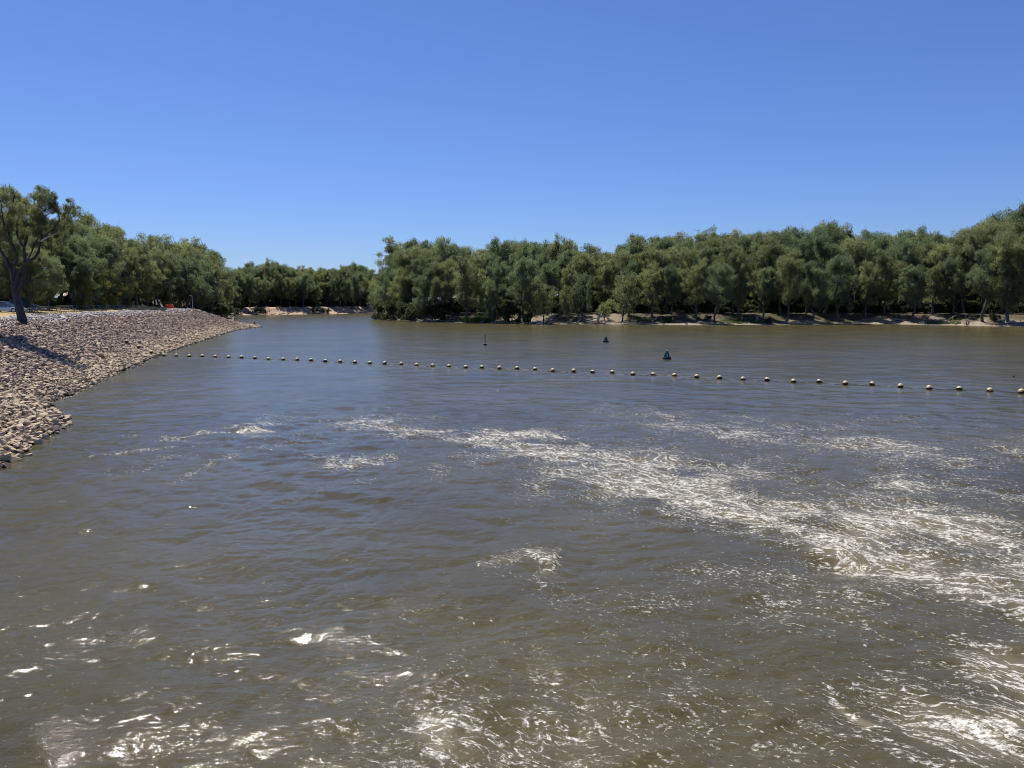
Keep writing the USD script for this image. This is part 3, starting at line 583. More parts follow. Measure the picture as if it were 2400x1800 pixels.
# the wood goes on behind: one mass that nobody could count
def deep_wood():
    pos, sc, rt, ix = [], [], [], []
    rg = random.Random(9)
    def add(u, y, lim):
        x = (u - 1200) / F * y
        if shore_info(np.array([x]), np.array([y]))[0][0] < 6: return
        z = H1(x, y) - 0.2; h = max(6.0, (lim - z)); pos.append((x, y, z)); sc.append(h / GUM_H); rt.append(rg.uniform(0, 6.28)); ix.append(rg.randrange(len(gums)))
    for off in (84, 100, 118, 138):
        u = 905
        while u < 2750:
            y = yr0(u) + off + rg.uniform(-6, 6); add(u, y, (HC + (705 - interp(sky_r, u)) * y / F) * rg.uniform(0.72, 0.97)); u += rg.uniform(34, 58)
    for off in (44, 62, 82, 110):
        u = -360
        while u < 535:
            y = float(np.interp(u, [-330, 60, 130, 300, 430, 500, 540], [105, 112, 128, 168, 205, 240, 275])) + off + rg.uniform(-5, 5)
            add(u, y, (HC + (705 - interp(sky_l, u)) * y / F) * rg.uniform(0.72, 0.95)); u += rg.uniform(36, 56)
    for off in (62, 84, 110):
        u = 470
        while u < 960:
            y = float(np.interp(u, [500, 540, 600, 700, 800, 870, 930], [345, 350, 386, 396, 416, 446, 470])) + off + rg.uniform(-6, 6)
            add(u, y, (HC + (705 - interp(sky_f, u)) * y / F) * rg.uniform(0.75, 0.98)); u += rg.uniform(14, 22)
    I = UsdGeom.PointInstancer.Define(stage, '/World/distant_wood'); tag(I, 'deep mass of gum trees filling the gaps behind the countable rows', 'wood', kind='stuff'); pr = []
    for k, gname in enumerate(gums):
        x_ = UsdGeom.Xform.Define(stage, f'/World/distant_wood/forms/form_{k}'); x_.GetPrim().GetReferences().AddInternalReference(gname); pr.append(x_.GetPath())
    I.CreatePrototypesRel().SetTargets(pr); I.CreateProtoIndicesAttr(Vt.IntArray(ix)); I.CreatePositionsAttr(Vt.Vec3fArray([Gf.Vec3f(*map(float, p)) for p in pos]))
    I.CreateScalesAttr(Vt.Vec3fArray([Gf.Vec3f(1.25 * a, 1.25 * a, a) for a in sc])); I.CreateOrientationsAttr(Vt.QuathArray([Gf.Quath(math.cos(a / 2), 0, 0, math.sin(a / 2)) for a in rt]))
yr0 = lambda u: float(P(u, interp(shore_r, u))[1])
deep_wood()
def undergrowth():
    pos, sc, rt, ix = [], [], [], []
    rg = random.Random(19)
    def add(u, y, h):
        x = (u - 1200) / F * y
        if shore_info(np.array([x]), np.array([y]))[0][0] < 5: return
        pos.append((x, y, H1(x, y) - 0.15)); sc.append(h / 3.0); rt.append(rg.uniform(0, 6.28)); ix.append(rg.randrange(3))
    for off in (25, 32, 40, 48, 58, 72, 92, 120):
        u = 905
        while u < 2700:
            if not (1340 < u < 1480 and off < 30): add(u, yr0(u) + off + rg.uniform(-5, 5), rg.uniform(1.6, 3.6) + off * 0.045)
            u += rg.uniform(12, 50) if off < 40 else rg.uniform(10, 26)
    for u in (1280, 1292, 1304, 1316, 1328):
        for off in (34, 46, 60, 78): add(u + rg.uniform(-5, 5), yr0(u) + off, 6.5)
    for off in (8, 20, 36, 60):
        u = -330
        while u < 540:
            add(u, float(np.interp(u, [-330, 60, 130, 300, 430, 500, 540], [105, 112, 128, 168, 205, 240, 275])) + off + rg.uniform(-4, 4), rg.uniform(1.2, 2.8)); u += rg.uniform(14, 50)
    for off in (26, 34, 50, 80):
        u = 490
        while u < 950:
            add(u, float(np.interp(u, [500, 540, 600, 700, 800, 870, 930], [345, 350, 386, 396, 416, 446, 470])) + off + rg.uniform(-4, 4), rg.uniform(2, 4.5) + off * 0.05); u += rg.uniform(5, 14)
    I = UsdGeom.PointInstancer.Define(stage, '/World/undergrowth'); tag(I, 'dim scrub growing between the trunks inside the woods', 'undergrowth', kind='stuff'); pr = []
    for k, gname in enumerate(shrubs):
        x_ = UsdGeom.Xform.Define(stage, f'/World/undergrowth/forms/form_{k}'); x_.GetPrim().GetReferences().AddInternalReference(gname); pr.append(x_.GetPath())
    I.CreatePrototypesRel().SetTargets(pr); I.CreateProtoIndicesAttr(Vt.IntArray(ix)); I.CreatePositionsAttr(Vt.Vec3fArray([Gf.Vec3f(*map(float, p)) for p in pos]))
    I.CreateScalesAttr(Vt.Vec3fArray([Gf.Vec3f(a * 1.1, a * 1.1, a) for a in sc])); I.CreateOrientationsAttr(Vt.QuathArray([Gf.Quath(math.cos(a / 2), 0, 0, math.sin(a / 2)) for a in rt]))
undergrowth()
# young gums, bushy gums and shrubs that can be picked out one by one
def by_px(form, u, vtop, y, name, label, cat, fh, wide=1.0, group=None):
    x = (u - 1200) / F * y; zb = H1(x, y); h = HC + (705 - vtop) * y / F - zb
    place(form, x, y, h / fh, R.uniform(0, 360), name, label, cat, group, sxy_=h / fh * wide)
yr = lambda u, d: float(P(u, interp(shore_r, u))[1]) + d
for u, vt, d, w, l in [(1147, 666, 4, 1.0, 'young rounded gum leaning by the green reeds at the shore'), (1243, 655, 6, 0.95, 'young weeping gum left of the twin-stemmed gum at the shore'),
                       (1273, 664, 3, 1.1, 'twin-stemmed young gum above the white rock at the shore'), (1325, 668, 5, 0.8, 'slim young gum between the twin-stemmed gum and the tall olive gum'),
                       (1362, 638, 7, 0.75, 'tall slim olive gum left of the eroded sandy bank'), (1458, 640, 5, 1.1, 'gum with a leaning stem at the right edge of the eroded sandy bank'),
                       (1415, 706, 8, 1.3, 'small bush on top of the eroded sandy bank'), (893, 652, 4, 1.0, 'low gum leaning over the water at the very tip of the wooded point'), (912, 628, 9, 1.0, 'rounded gum stepping up behind the low gum on the tip of the wooded point')]:
    by_px(saps[R.randrange(3)], u, vt, yr(u, d), 'young_gum_tree', l, 'tree', 12.0, w)
for u, vt, y, w, l in [(232, 612, 150, 1.0, 'bright olive bushy gum behind the fence, the palest on the left bank'), (197, 645, 138, 0.95, 'low rounded olive gum beside the white gable'),
                       (262, 640, 158, 1.0, 'bushy olive gum right of the palest one behind the fence'), (85, 640, 122, 1.0, 'bushy olive gum right behind the large forked trunk'), (15, 600, 120, 0.9, 'olive bushy gum at the left edge of the picture'), (300, 660, 168, 1.0, 'small olive gum in front of the bare trunks behind the fence')]:
    by_px(brights[R.randrange(2)], u, vt, y, 'bushy_gum_tree', l, 'tree', 12.0, w)
shr = [(905, 700, 5, 'dark shrub on the tip of the wooded point'), (935, 690, 6, 'dark tall shrub just right of the tip of the wooded point'), (972, 700, 6, 'dark shrub above the grassy foot of the point'), (1015, 705, 6, 'rounded shrub left of the green reeds'),
       (1050, 700, 7, 'pale shrub just left of the green reeds'), (1195, 700, 6, 'dark rounded shrub right of the leaning young gum'), (1232, 722, 4, 'dark low shrub left of the twin-stemmed gum'), (1560, 735, 6, 'low shrub under the trees right of the sandy bank'),
       (1660, 735, 7, 'low green shrub under the trees above the beach'), (1800, 742, 4, 'dry grey brush above the pale beach'), (2230, 735, 8, 'low green shrub on the grassy knoll'), (2330, 730, 7, 'dark shrub under the last trees at right'), (1730, 738, 6, 'low shrub left of the leaning white log')]
for u, vt, d, l in shr: by_px(shrubs[R.randrange(3)], u, vt, yr(u, d), 'shrub', l, 'shrub', 3.0, 1.0)
for u, vt, y, l in [(520, 700, 268, 'dark shrub hanging over the water behind the rock spit'), (500, 700, 255, 'dark shrub at the far end of the rock bank'), (533, 705, 300, 'dark shrub at the water behind the spit, furthest of three')]:
    by_px(shrubs[R.randrange(3)], u, vt, y, 'shrub', l, 'shrub', 3.0, 1.0)
for u, vt, y, l in [(613, 716, 392, 'dark bush on the far sandy bank, left of two'), (655, 714, 400, 'dark bush in the middle of the far sandy bank'), (745, 716, 410, 'broad dark bush on the far bank above the water'), (765, 718, 412, 'dark bush right beside the broad one on the far bank')]:
    by_px(shrubs[R.randrange(3)], u, vt, y, 'shrub', l, 'shrub', 3.0, 1.2)

# the large forked gum at the left edge, limb by limb
def big_gum():
    rg = np.random.default_rng(77); D = 77.0; base = np.array([*PD(50, 748, D)[:2], 0]); base[2] = H1(base[0], base[1]) - 0.2
    B = lambda u, v, dy=0.0: PD(u, v, D + dy) - base
    t = thing('gum_tree', 'large forked gum tree with a dark leaning trunk on the rock bank crest, far left', 'tree', base)
    def limb(pts, r0, r1, n=8):
        p = np.array([B(*q) for q in pts]); k = np.linspace(0, len(p) - 1, len(p) * 4 - 3)
        p = np.stack([np.interp(k, np.arange(len(p)), p[:, j]) for j in range(3)], 1)
        p[1:-1] = (p[:-2] + 2 * p[1:-1] + p[2:]) / 4 + rg.normal(0, 0.02, (len(p) - 2, 3)); return tube(p, np.linspace(r0, r1, len(p)), n)
    obj('trunk', join([limb([(53, 752), (49, 735), (44, 715), (38, 690), (33, 668)], 0.43, 0.29, 10), limb([(53, 753), (56, 747)], 0.50, 0.36)]), 'bark_dark', t, smooth=True)
    limbs = [([(35, 675), (28, 640), (15, 610), (0, 585), (-20, 560), (-35, 530)], .24, .06), ([(34, 672), (45, 640), (58, 618), (80, 606), (90, 592), (92, 575), (98, 560, -1), (120, 540, -1.5)], .21, .05),
             ([(38, 685), (56, 660), (58, 620), (57, 580), (66, 545, 1), (76, 520, 1), (90, 490, 1), (104, 465, 1)], .20, .04), ([(33, 668), (32, 630), (40, 600), (30, 575, -1), (20, 550, -1), (14, 515, -1), (30, 480, -1), (34, 455, -1)], .17, .03),
             ([(40, 600), (25, 570, -2), (12, 545, -2), (5, 500, -2), (2, 470, -2)], .14, .03), ([(57, 580), (40, 555, 1), (40, 520, 1), (55, 480, 1)], .12, .03), ([(92, 570), (100, 556), (122, 552), (140, 545), (143, 530)], .11, .03),
             ([(120, 540, -1.5), (138, 520, -1.5), (140, 508, -1.5), (135, 495, -1.5)], .06, .02), ([(138, 520, -1.5), (150, 512, -1.5), (160, 498, -1.5), (168, 485, -1.5)], .06, .02), ([(76, 520, 1), (95, 520, 1), (108, 505), (128, 488)], .06, .015),
             ([(58, 620), (70, 600, 1.5), (88, 560, 1.5), (110, 540, 1.5)], .10, .03), ([(0, 585), (-5, 550, 1), (-10, 500, 1)], .14, .03)]
    for pts, a, b in limbs: obj('limb', limb(pts, a, b), 'bark_dark', t, smooth=True)
    dl = join([limb([(95, 566, -2), (110, 557, -2), (122, 552, -2), (140, 545, -2)], .07, .015), limb([(100, 563, -2), (106, 557, -2), (112, 554, -2)], .03, .01), limb([(100, 626, -2), (108, 628, -2), (110, 624, -2)], .05, .02)])
    tag(obj('bare_limb', dl, 'bark_pale', t, smooth=True), 'dead pale limb catching the sun')
    for pts, a, b in [([(92, 478, 1), (86, 460, 1), (84, 446, 1), (88, 438, 1)], .03, .008), ([(100, 462, 1), (100, 445, 1), (106, 436, 1)], .03, .008), ([(150, 530, -1.5), (158, 520, -1.5), (160, 510, -1.5)], .02, .006), ([(155, 545), (166, 542)], .02, .006)]:
        obj('twig', limb(pts, a, b), 'bark_dark', t, smooth=True)
    cl = [(5, 462, 15), (28, 455, 11), (38, 462, 10), (18, 478, 11), (60, 470, 10), (72, 487, 13), (62, 490, 10), (85, 500, 16), (97, 455, 12), (110, 465, 12), (100, 475, 13), (124, 468, 9), (122, 480, 9), (115, 488, 7), (20, 500, 15), (45, 495, 13), (8, 515, 14), (30, 522, 14),
          (60, 515, 15), (80, 525, 15), (98, 515, 12), (14, 540, 12), (42, 538, 14), (66, 545, 11), (88, 545, 9), (133, 492, 7), (137, 502, 5), (155, 492, 8), (168, 484, 8), (170, 497, 6), (152, 503, 7), (122, 528, 9), (140, 523, 11), (126, 545, 10), (148, 535, 8), (150, 550, 8), (112, 540, 9),
          (104, 555, 9), (142, 562, 8), (158, 522, 3), (125, 484, 4), (104, 522, 5), (-15, 470, 16), (-30, 500, 18), (-50, 520, 20), (-25, 540, 16), (-45, 480, 16), (24, 560, 9), (52, 562, 8), (95, 575, 6), (118, 575, 9), (130, 585, 8)]
    c = np.array([B(u, v, rg.normal(0, 1.3)) for u, v, r in cl]); r = np.array([r for _, _, r in cl]) * D / F
    lp_ = np.vstack([[B(*q) for q in pts] for pts, _, _ in limbs]); tws = []
    for cc in c:
        o = lp_[np.argsort(np.linalg.norm(lp_ - cc - [0, 0, -1.0], axis=1))[rg.integers(0, 2)]]; tws.append(tube(wiggle(o, cc, 5, 0.05, rg), [.035, .028, .02, .013, .006], 4))
    for w_ in tws: obj('twig', w_, 'bark_dark', t, smooth=True)
    c = np.vstack([c, c + rg.normal(0, 0.55, c.shape), c + rg.normal(0, 0.5, c.shape)]); r = np.concatenate([r * 0.85, r * 0.6, r * 0.5])
    obj('crown', leaves(c, r * 1.6, 270, 0.20, 0.06, rg, 1.05, 0.9), 'leaf_airy', t)
    return t
big_gum()
# ------------------------------------------------------------------ the float line
fl_px = [(297.5, 808), (325, 820), (355, 832)] + [(round(a * 2400 / 2212, 1), round(b * 2400 / 2212, 1) + 2) for a, b in
         [(354.5, 767.5), (381, 768), (409, 769), (437, 769), (465, 770), (494, 771), (522, 772), (551, 773), (580, 775), (612, 776), (642, 777), (672, 778), (703, 780), (735, 781), (767, 783), (799, 784), (831, 785), (867, 786), (900, 788), (935, 790), (970, 791), (1006, 793), (1041, 794), (1079, 795),
          (1117, 796), (1156, 798), (1194, 801), (1239, 802), (1280, 804), (1323, 805), (1367, 808), (1411, 809), (1457, 811), (1505, 814), (1554, 817), (1605, 819), (1657, 821), (1714, 824), (1769, 826), (1826, 829), (1884, 831), (1945, 835), (2007, 839), (2072, 841), (2138, 845), (2206, 847), (2276, 850)]]
rb = 0.225
def ball(a0, a1, n=7): t = np.linspace(a0, a1, n); return [(max(rb * math.cos(q), 1e-4), rb * math.sin(q)) for q in t]
pts_line = []
for i, (u, v) in enumerate(fl_px):
    if i < 3:
        y = 98.0; w_ = P(u, v, 0.0)
        for _ in range(12): w_ = P(u, v, max(H1(w_[0], w_[1]), 0) * 0.5 + w_[2] * 0.5)
        loc = np.array([w_[0], w_[1], max(H1(w_[0], w_[1]), 0) + 0.38])
    else: loc = P(u, v) + [0, 0, 0.10]
    pts_line.append(loc)
    where = {0: 'highest of the two lying on the rock bank', 1: 'lower of the two lying on the rock bank', 2: 'resting at the rocky water edge'}.get(i, f'{ordinal(i - 2)} afloat from the rock bank')
    tl = trimesh.transformations.euler_matrix(R.gauss(0, .14), R.gauss(0, .14), 0)[:3, :3]; loc = loc + [0, 0, R.uniform(-.03, .03)]
    tt = lambda m: (m[0] @ tl.T, m[1])
    t = thing('float_buoy', f'yellow round float on the boom line, {where}', 'buoy', loc, R.uniform(0, 6), 'floats along the boom line')
    tag(obj('upper_shell', tt(lathe(ball(0.3, math.pi / 2)[:-1] + [(1e-4, rb)], 18)), 'yellow_plastic', t, smooth=True)); tag(obj('lower_shell', tt(lathe([(1e-4, -rb)] + ball(-math.pi / 2, 0.3)[1:], 18)), 'shade_and_algae', t, smooth=True))  # lower half coloured dark for its own shade as well as algae
    obj('seam', tt(lathe([(rb * .955 - .004, 0.052), (rb * .955 + .010, 0.056), (rb * .955 + .009, 0.076), (rb * .945 - .006, 0.08)], 18)), 'yellow_plastic', t, smooth=True)
pl = np.array(pts_line); ks = np.linspace(0, len(pl) - 1, (len(pl) - 1) * 4 + 1); cab = np.stack([np.interp(ks, np.arange(len(pl)), pl[:, j]) for j in range(3)], 1)
cab[:, 2] -= 0.10 * (1 - np.abs(2 * (ks % 1) - 1)) + 0.02
tag(obj('boom_cable', tube(cab, 0.028, 5), 'cable'), 'thin dark cable strung through the yellow floats across the river', 'cable')

# ------------------------------------------------------------------ navigation marks
def green_buoy(u, v, wpx, label):
    p = P(u, v); s = wpx * p[1] / F / 1.1
    t = thing('channel_buoy', label, 'buoy', p + [0, 0, -0.02], 0.4, 'green cone buoys'); q = lambda prof: [(a * s, b * s) for a, b in prof]
    obj('float_collar', lathe(q([(0.30, -0.12), (0.52, -0.12), (0.55, -0.08), (0.55, 0.24), (0.51, 0.29), (0.28, 0.29)]), 20), 'black_rubber', t, smooth=40)
    c = obj('cone', lathe(q([(0.40, 0.26), (0.38, 0.32), (0.34, 0.52), (0.27, 0.76), (0.16, 0.98), (0.06, 1.10), (1e-4, 1.13)]), 12), 'green_paint', t, smooth=30)
    obj('flange', lathe(q([(0.30, 0.29), (0.44, 0.29), (0.44, 0.325), (0.34, 0.335)]), 20), 'green_paint', t, smooth=40)
    for k in range(4):
        a = k * math.pi / 2; obj('rib', tube([np.array([math.cos(a) * r_, math.sin(a) * r_, z_]) * s for r_, z_ in ((.40, .30), (.365, .52), (.29, .76), (.175, .98), (.07, 1.11))], 0.025 * s, 5), 'green_paint', c)
    obj('top_ring', tube([np.array([0.07 * math.cos(a), 0, 1.17 + 0.07 * math.sin(a)]) * s for a in np.linspace(0, 2 * math.pi, 12)], 0.016 * s, 5), 'galvanised', t)
    return t, s
green_buoy(1420, 802, 13.5, 'smaller green cone buoy on a black collar, further from the float line')
t, s = green_buoy(1563, 842, 20, 'larger green cone buoy on a black collar, nearest the float line')
num = usdkit.meshkit.text_mesh('1', 0.30 * s, 0.01)
M = np.array(num.vertices); M -= M.mean(0); ang = math.atan2(-t.GetAttribute('xformOp:translate').Get()[1], -t.GetAttribute('xformOp:translate').Get()[0]) - 0.4
lp = np.stack([M[:, 0], M[:, 1] * 0.97, M[:, 2]], 1)
ex, ez, er = np.array([-math.sin(ang), math.cos(ang), 0]), np.array([0, 0, 1.0]), np.array([math.cos(ang), math.sin(ang), 0])
Vn = lp[:, :1] * ex + lp[:, 1:2] * (ez * 0.95 - er * 0.28) + lp[:, 2:] * er + er * 0.352 * s + ez * 0.58 * s
tag(obj('numeral', (Vn, np.array(num.faces)), 'white_paint', t), 'pale numeral on the cone')
p = P(1137, 809); t = thing('spar_buoy', 'thin black and white banded spar on a dark float, left of the green buoys', 'buoy', p); s = p[1] / F
obj('float_collar', lathe([(1e-4, -0.15), (4 * s, -0.15), (4.4 * s, 0.0), (4.2 * s, 3 * s), (1 * s, 3.6 * s)], 16), 'black_rubber', t, smooth=40)
zb = 3.4 * s
for k in range(7):
    hgt = (2.2 if k % 2 == 0 else 3.4) * s if k else 2.5 * s
    r_ = (1.15 if k % 2 else 0.95) * s; obj('band', lathe([(1e-4, zb), (r_, zb), (r_, zb + hgt - 0.004), (1e-4, zb + hgt - 0.004)], 12), 'pole_grey' if k % 2 == 0 else 'black_paint', t, smooth=30); zb += hgt
obj('cap', lathe([(1.7 * s, zb), (1.9 * s, zb + 1.1 * s), (0.9 * s, zb + 2.4 * s), (1e-4, zb + 2.8 * s)], 12), 'black_paint', t, smooth=40)
p = P(2376, 884); t = thing('marker_float', 'tiny dark upright marker float near the right edge of the picture', 'buoy', p)
obj('body', lathe([(1e-4, -0.12), (0.06, -0.1), (0.07, 0.08), (0.045, 0.16), (1e-4, 0.17)], 12), 'black_rubber', t, smooth=True); obj('ring', lathe([(0.066, 0.02), (0.088, 0.03), (0.066, 0.045)], 12), 'black_paint', t)
p = P(597, 764); t = thing('stump_post', 'short dark post standing on the tip of the rock spit', 'post', (p[0], p[1], max(H1(p[0], p[1]), -0.1)))
obj('post', tube([(0, 0, -0.3), (0.03, 0, 0.4), (0, 0.02, 0.95)], [0.17, 0.16, 0.15], 9), 'bark', t, smooth=30); obj('cap', lathe([(0.15, 0.93), (0.19, 0.96), (0.17, 1.02), (1e-4, 1.03)], 9), 'black_paint', t)
for u, v, l in [(1590, 405, 'tiny dark bird flying lower over the middle of the wood'), (2033, 193, 'tiny dark bird flying high at the upper right')]:
    b = PD(u, v, 210.0); t = thing('bird', l, 'bird', b, R.uniform(0, 6))
    obj('body', trimesh.creation.icosphere(2, 1.0).apply_scale([0.11, 0.04, 0.04]), 'feather', t, smooth=True)
    for sgn in (-1, 1): obj('wing', (np.array([[0.06, 0, 0.02], [-0.06, 0, 0.02], [-0.05, sgn * 0.16, 0.09], [0.03, sgn * 0.16, 0.10], [-0.06, sgn * 0.32, 0.04], [0.06, 0, 0.035], [-0.06, 0, 0.035], [-0.05, sgn * 0.16, 0.1], [0.03, sgn * 0.16, 0.11]]), np.array([[0, 1, 2], [0, 2, 3], [3, 2, 4], [5, 7, 6], [5, 8, 7], [8, 4, 7]])), 'feather', t)

# ------------------------------------------------------------------ logs, snags and reeds along the shores
def log(name, pts, r0, label, mat='dead_wood', seed=0, stubs=3, group=None):
    rg = np.random.default_rng(900 + seed); pts = np.array(pts, float); base = pts[0].copy(); pts = pts - base
    t = thing(name, label, 'log', base, 0, group); k = np.linspace(0, len(pts) - 1, 9); q = np.stack([np.interp(k, np.arange(len(pts)), pts[:, j]) for j in range(3)], 1)
    L = np.linalg.norm(q[-1] - q[0]); q[1:-1] += rg.normal(0, 0.02 * L, (7, 3)); obj('trunk', tube(q, r0 * np.linspace(1, 0.4, 9) * rg.uniform(0.9, 1.1, 9), 7), mat, t, smooth=40)
    for _ in range(stubs):
        o = q[rg.integers(2, 8)]; e = o + rg.normal(size=3) * L * 0.2 + [0, 0, 0.12 * L]; obj('branch', tube(wiggle(o, e, 4, 0.06, rg), r0 * np.array([.5, .4, .25, .1]), 5), mat, t, smooth=40)
    return t
def on(u, d, dz=0.2):
    y = yr(u, d); x = (u - 1200) / F * y; return np.array([x, y, max(H1(x, y), 0) + dz])
named = [((1010, 1.5), (1040, 0.5), 0.24, 0.3, 'dead_wood', 'grey driftwood log lying left of the green reeds'), ((1125, 0.5), (1150, 3), 0.28, 0.6, 'dead_wood', 'dark log pointing up to the leaning young gum'), ((1150, 0.3), (1180, 1.2), 0.3, 0.5, 'dead_wood', 'dark log at the water right of the leaning young gum'),
         ((1245, 0.3), (1268, 1.8), 0.25, 0.4, 'dead_wood', 'thin log left of the white rock at the water'), ((1280, 1.0), (1300, 4), 0.42, 2.6, 'dead_wood', 'thick broken stump rising beside the twin-stemmed gum'), ((1285, 0.6), (1305, 1.0), 0.4, 0.5, 'dead_wood', 'thick dark log below the broken stump'),
         ((1395, 0.5), (1410, 6), 0.3, 2.2, 'dead_wood', 'fallen branch slanting up the eroded sandy bank'), ((1400, 2), (1412, 3), 0.22, 3.6, 'bark_pale', 'bleached snag upright on the eroded sandy bank'), ((1360, 5), (1425, 7), 0.18, 1.4, 'dead_wood', 'long grey log lying across the top of the sandy bank'),
         ((1415, 0.2), (1428, 2.5), 0.3, 1.3, 'dead_wood', 'short forked snag at the foot of the sandy bank'), ((1770, 6), (1777, 7), 0.16, 1.6, 'bark_pale', 'leaning white log above the pale beach'), ((2150, 4), (2185, 2), 0.2, 0.5, 'dead_wood', 'thin log on the sand at right'),
         ((2140, 9), (2170, 5), 0.2, 0.5, 'bark_pale', 'pale fallen branch behind the sand at right'), ((880, -2), (912, 2), 0.22, 1.0, 'dead_wood', 'thin bare branch reaching over the water at the wooded point'), ((900, 0), (935, 3), 0.4, 1.4, 'dead_wood', 'dark tangled log at the foot of the wooded point')]
for i, (a, b, r_, rise, mat, l) in enumerate(named):
    A_, B_ = on(*a), on(*b); B_[2] += rise; log('fallen_log', [A_, (A_ + B_) / 2 + [0, 0, 0.1], B_], r_, l, mat, i, 4)
for i in range(46):
    u = [930, 960, 985, 1000, 1060, 1085, 1110, 1165, 1190, 1225, 1310, 1330, 1350, 1370][i % 14] + R.uniform(-14, 14) if i < 24 else R.uniform(1420, 2380)
    a, b = on(u, R.uniform(0.5, 7), 0.1), on(u + R.uniform(-28, 28), R.uniform(0.5, 8), 0.25); b[2] += R.uniform(0, 0.9) * (i % 3 == 0) * 2
    log('fallen_log', [a, (a + b) / 2, b], R.uniform(0.12, 0.28), 'grey driftwood log among the litter along the foot of the right bank', R.choice(['dead_wood', 'dead_wood', 'bark_pale']), 50 + i, 2, 'driftwood along the right bank')
for i in range(22):
    u = R.uniform(545, 860); y = float(np.interp(u, [540, 600, 700, 800, 870], [348, 383, 394, 414, 442])) + R.uniform(0, 7); x = (u - 1200) / F * y; a = np.array([x, y, max(H1(x, y), 0) + .2])
    b = a + [R.uniform(-6, 6), R.uniform(-1, 4), R.uniform(0.3, 2.5)]
    log('fallen_log', [a, (a + b) / 2, b], R.uniform(0.18, 0.35), 'dark dead branch on the far sandy bank across the river bend', 'dead_wood', 120 + i, 2, 'dead branches on the far bank')
for i, (a, b) in enumerate([((537, 752), (556, 757)), ((540, 749), (565, 751)), ((536, 756), (552, 761))]):
    A_, B_ = P(*a) + [0, 0, .5], P(*b) + [0, 0, .15]; log('fallen_log', [A_, (A_ + B_) / 2 + [0, 0, .2], B_], 0.22, ['dark root reaching into the water behind the rock spit, middle of three', 'thin bare branch over the water behind the spit, furthest of three', 'dark branch touching the water behind the spit, nearest of three'][i], 'dead_wood', 170 + i, 2)
tpole = yr(1413, 26); xp = (1413 - 1200) / F * tpole; t = thing('bare_trunk', 'tall straight bare grey trunk standing above the eroded sandy bank', 'dead tree', (xp, tpole, H1(xp, tpole) - .2))
hp = HC + (705 - 620) * tpole / F - H1(xp, tpole)
obj('trunk', tube(wiggle((0, 0, 0), (0.15, 0, hp), 8, 0.004, np.random.default_rng(3)), np.linspace(0.30, 0.17, 8), 9), 'pole_grey', t, smooth=True); obj('stub', tube([(0.1, 0, hp * 0.8), (0.7, 0.1, hp * 0.86)], [0.1, 0.05], 6), 'pole_grey', t)
for u, vt, off, l in [(1627, 545, 45, 'bare dead tree top poking above the wood, left of two'), (1868, 542, 45, 'bare dead tree top poking above the wood, right of two')]:
    y = yr(u, off); x = (u - 1200) / F * y; zb = H1(x, y); h = HC + (705 - vt) * y / F - zb; rg = np.random.default_rng(int(u)); t = thing('dead_tree', l, 'dead tree', (x, y, zb))
    tr = wiggle((0, 0, 0), (0.6, 0, h), 9, 0.012, rg); obj('trunk', tube(tr, np.linspace(0.32, 0.04, 9), 6), 'dead_wood', t, smooth=True)
    for k in range(9): o = tr[rg.integers(5, 9)]; obj('branch', tube(wiggle(o, o + [rg.normal() * 1.4, rg.normal() * .6, rg.uniform(0.8, 3.0)], 4, 0.06, rg), [.09, .07, .05, .02], 4), 'dead_wood', t)
def tuft(seed, n, rad_, h, w):
    rg = np.random.default_rng(seed); a = rg.uniform(0, 6.28, n); r_ = rad_ * np.sqrt(rg.random(n)); c = np.stack([np.cos(a) * r_, np.sin(a) * r_, 0 * a], 1); hh = h * rg.uniform(.6, 1.2, n)
    ln = rg.normal(0, .22, (n, 2)) * hh[:, None]; b = rg.uniform(0, 3.14, n); sd = np.stack([np.cos(b), np.sin(b), 0 * b], 1) * w
    m = c + np.stack([ln[:, 0] * .35, ln[:, 1] * .35, hh * .55], 1); tp = c + np.stack([ln[:, 0], ln[:, 1], hh], 1)
    v = np.stack([c - sd / 2, c + sd / 2, m + sd * .4, m - sd * .4, tp], 1).reshape(-1, 3); i = np.arange(n)[:, None] * 5
    return v, np.vstack([i + [0, 1, 2], i + [0, 2, 3], i + [3, 2, 4]])
y = yr(1125, 5); x = (1125 - 1200) / F * y; parts = []
for k in range(26):
    u = R.uniform(1088, 1150); yy = yr(u, R.uniform(2.0, 7)); xx = (u - 1200) / F * yy; v, f = tuft(600 + k, 90, 1.0, 1.7, 0.09); parts.append((v + [xx, yy, H1(xx, yy) - .1], f))
for k in range(30):
    u = R.choice([R.uniform(930, 1080), R.uniform(1680, 1790), R.uniform(2160, 2260)]); yy = yr(u, R.uniform(2.5, 8)); xx = (u - 1200) / F * yy; v, f = tuft(640 + k, 80, 1.5, 0.7, 0.08); parts.append((v + [xx, yy, H1(xx, yy) - .1], f))
tag(obj('reed_grass', join(parts), 'reed'), 'bright green reeds and grass growing along the foot of the right bank', 'grass', kind='stuff')
parts = []
for k in range(60):
    if k < 26: u = R.uniform(300, 395); yy = float(np.interp(u, [300, 395], [150, 172])) + R.uniform(-4, 4)
    else: u = R.uniform(60, 390); yy = float(np.interp(u, [60, 390], [84, 176])) + R.uniform(0, 10)
    xx = (u - 1200) / F * yy; v, f = tuft(700 + k, 60, 0.9, 0.75 if k < 26 else 0.35, 0.05); parts.append((v + [xx, yy, H1(xx, yy) - .05], f))
tag(obj('dry_weeds', join(parts), 'sage_leaf'), 'grey-green dry weeds scattered along the crest of the rock bank', 'weeds', kind='stuff')

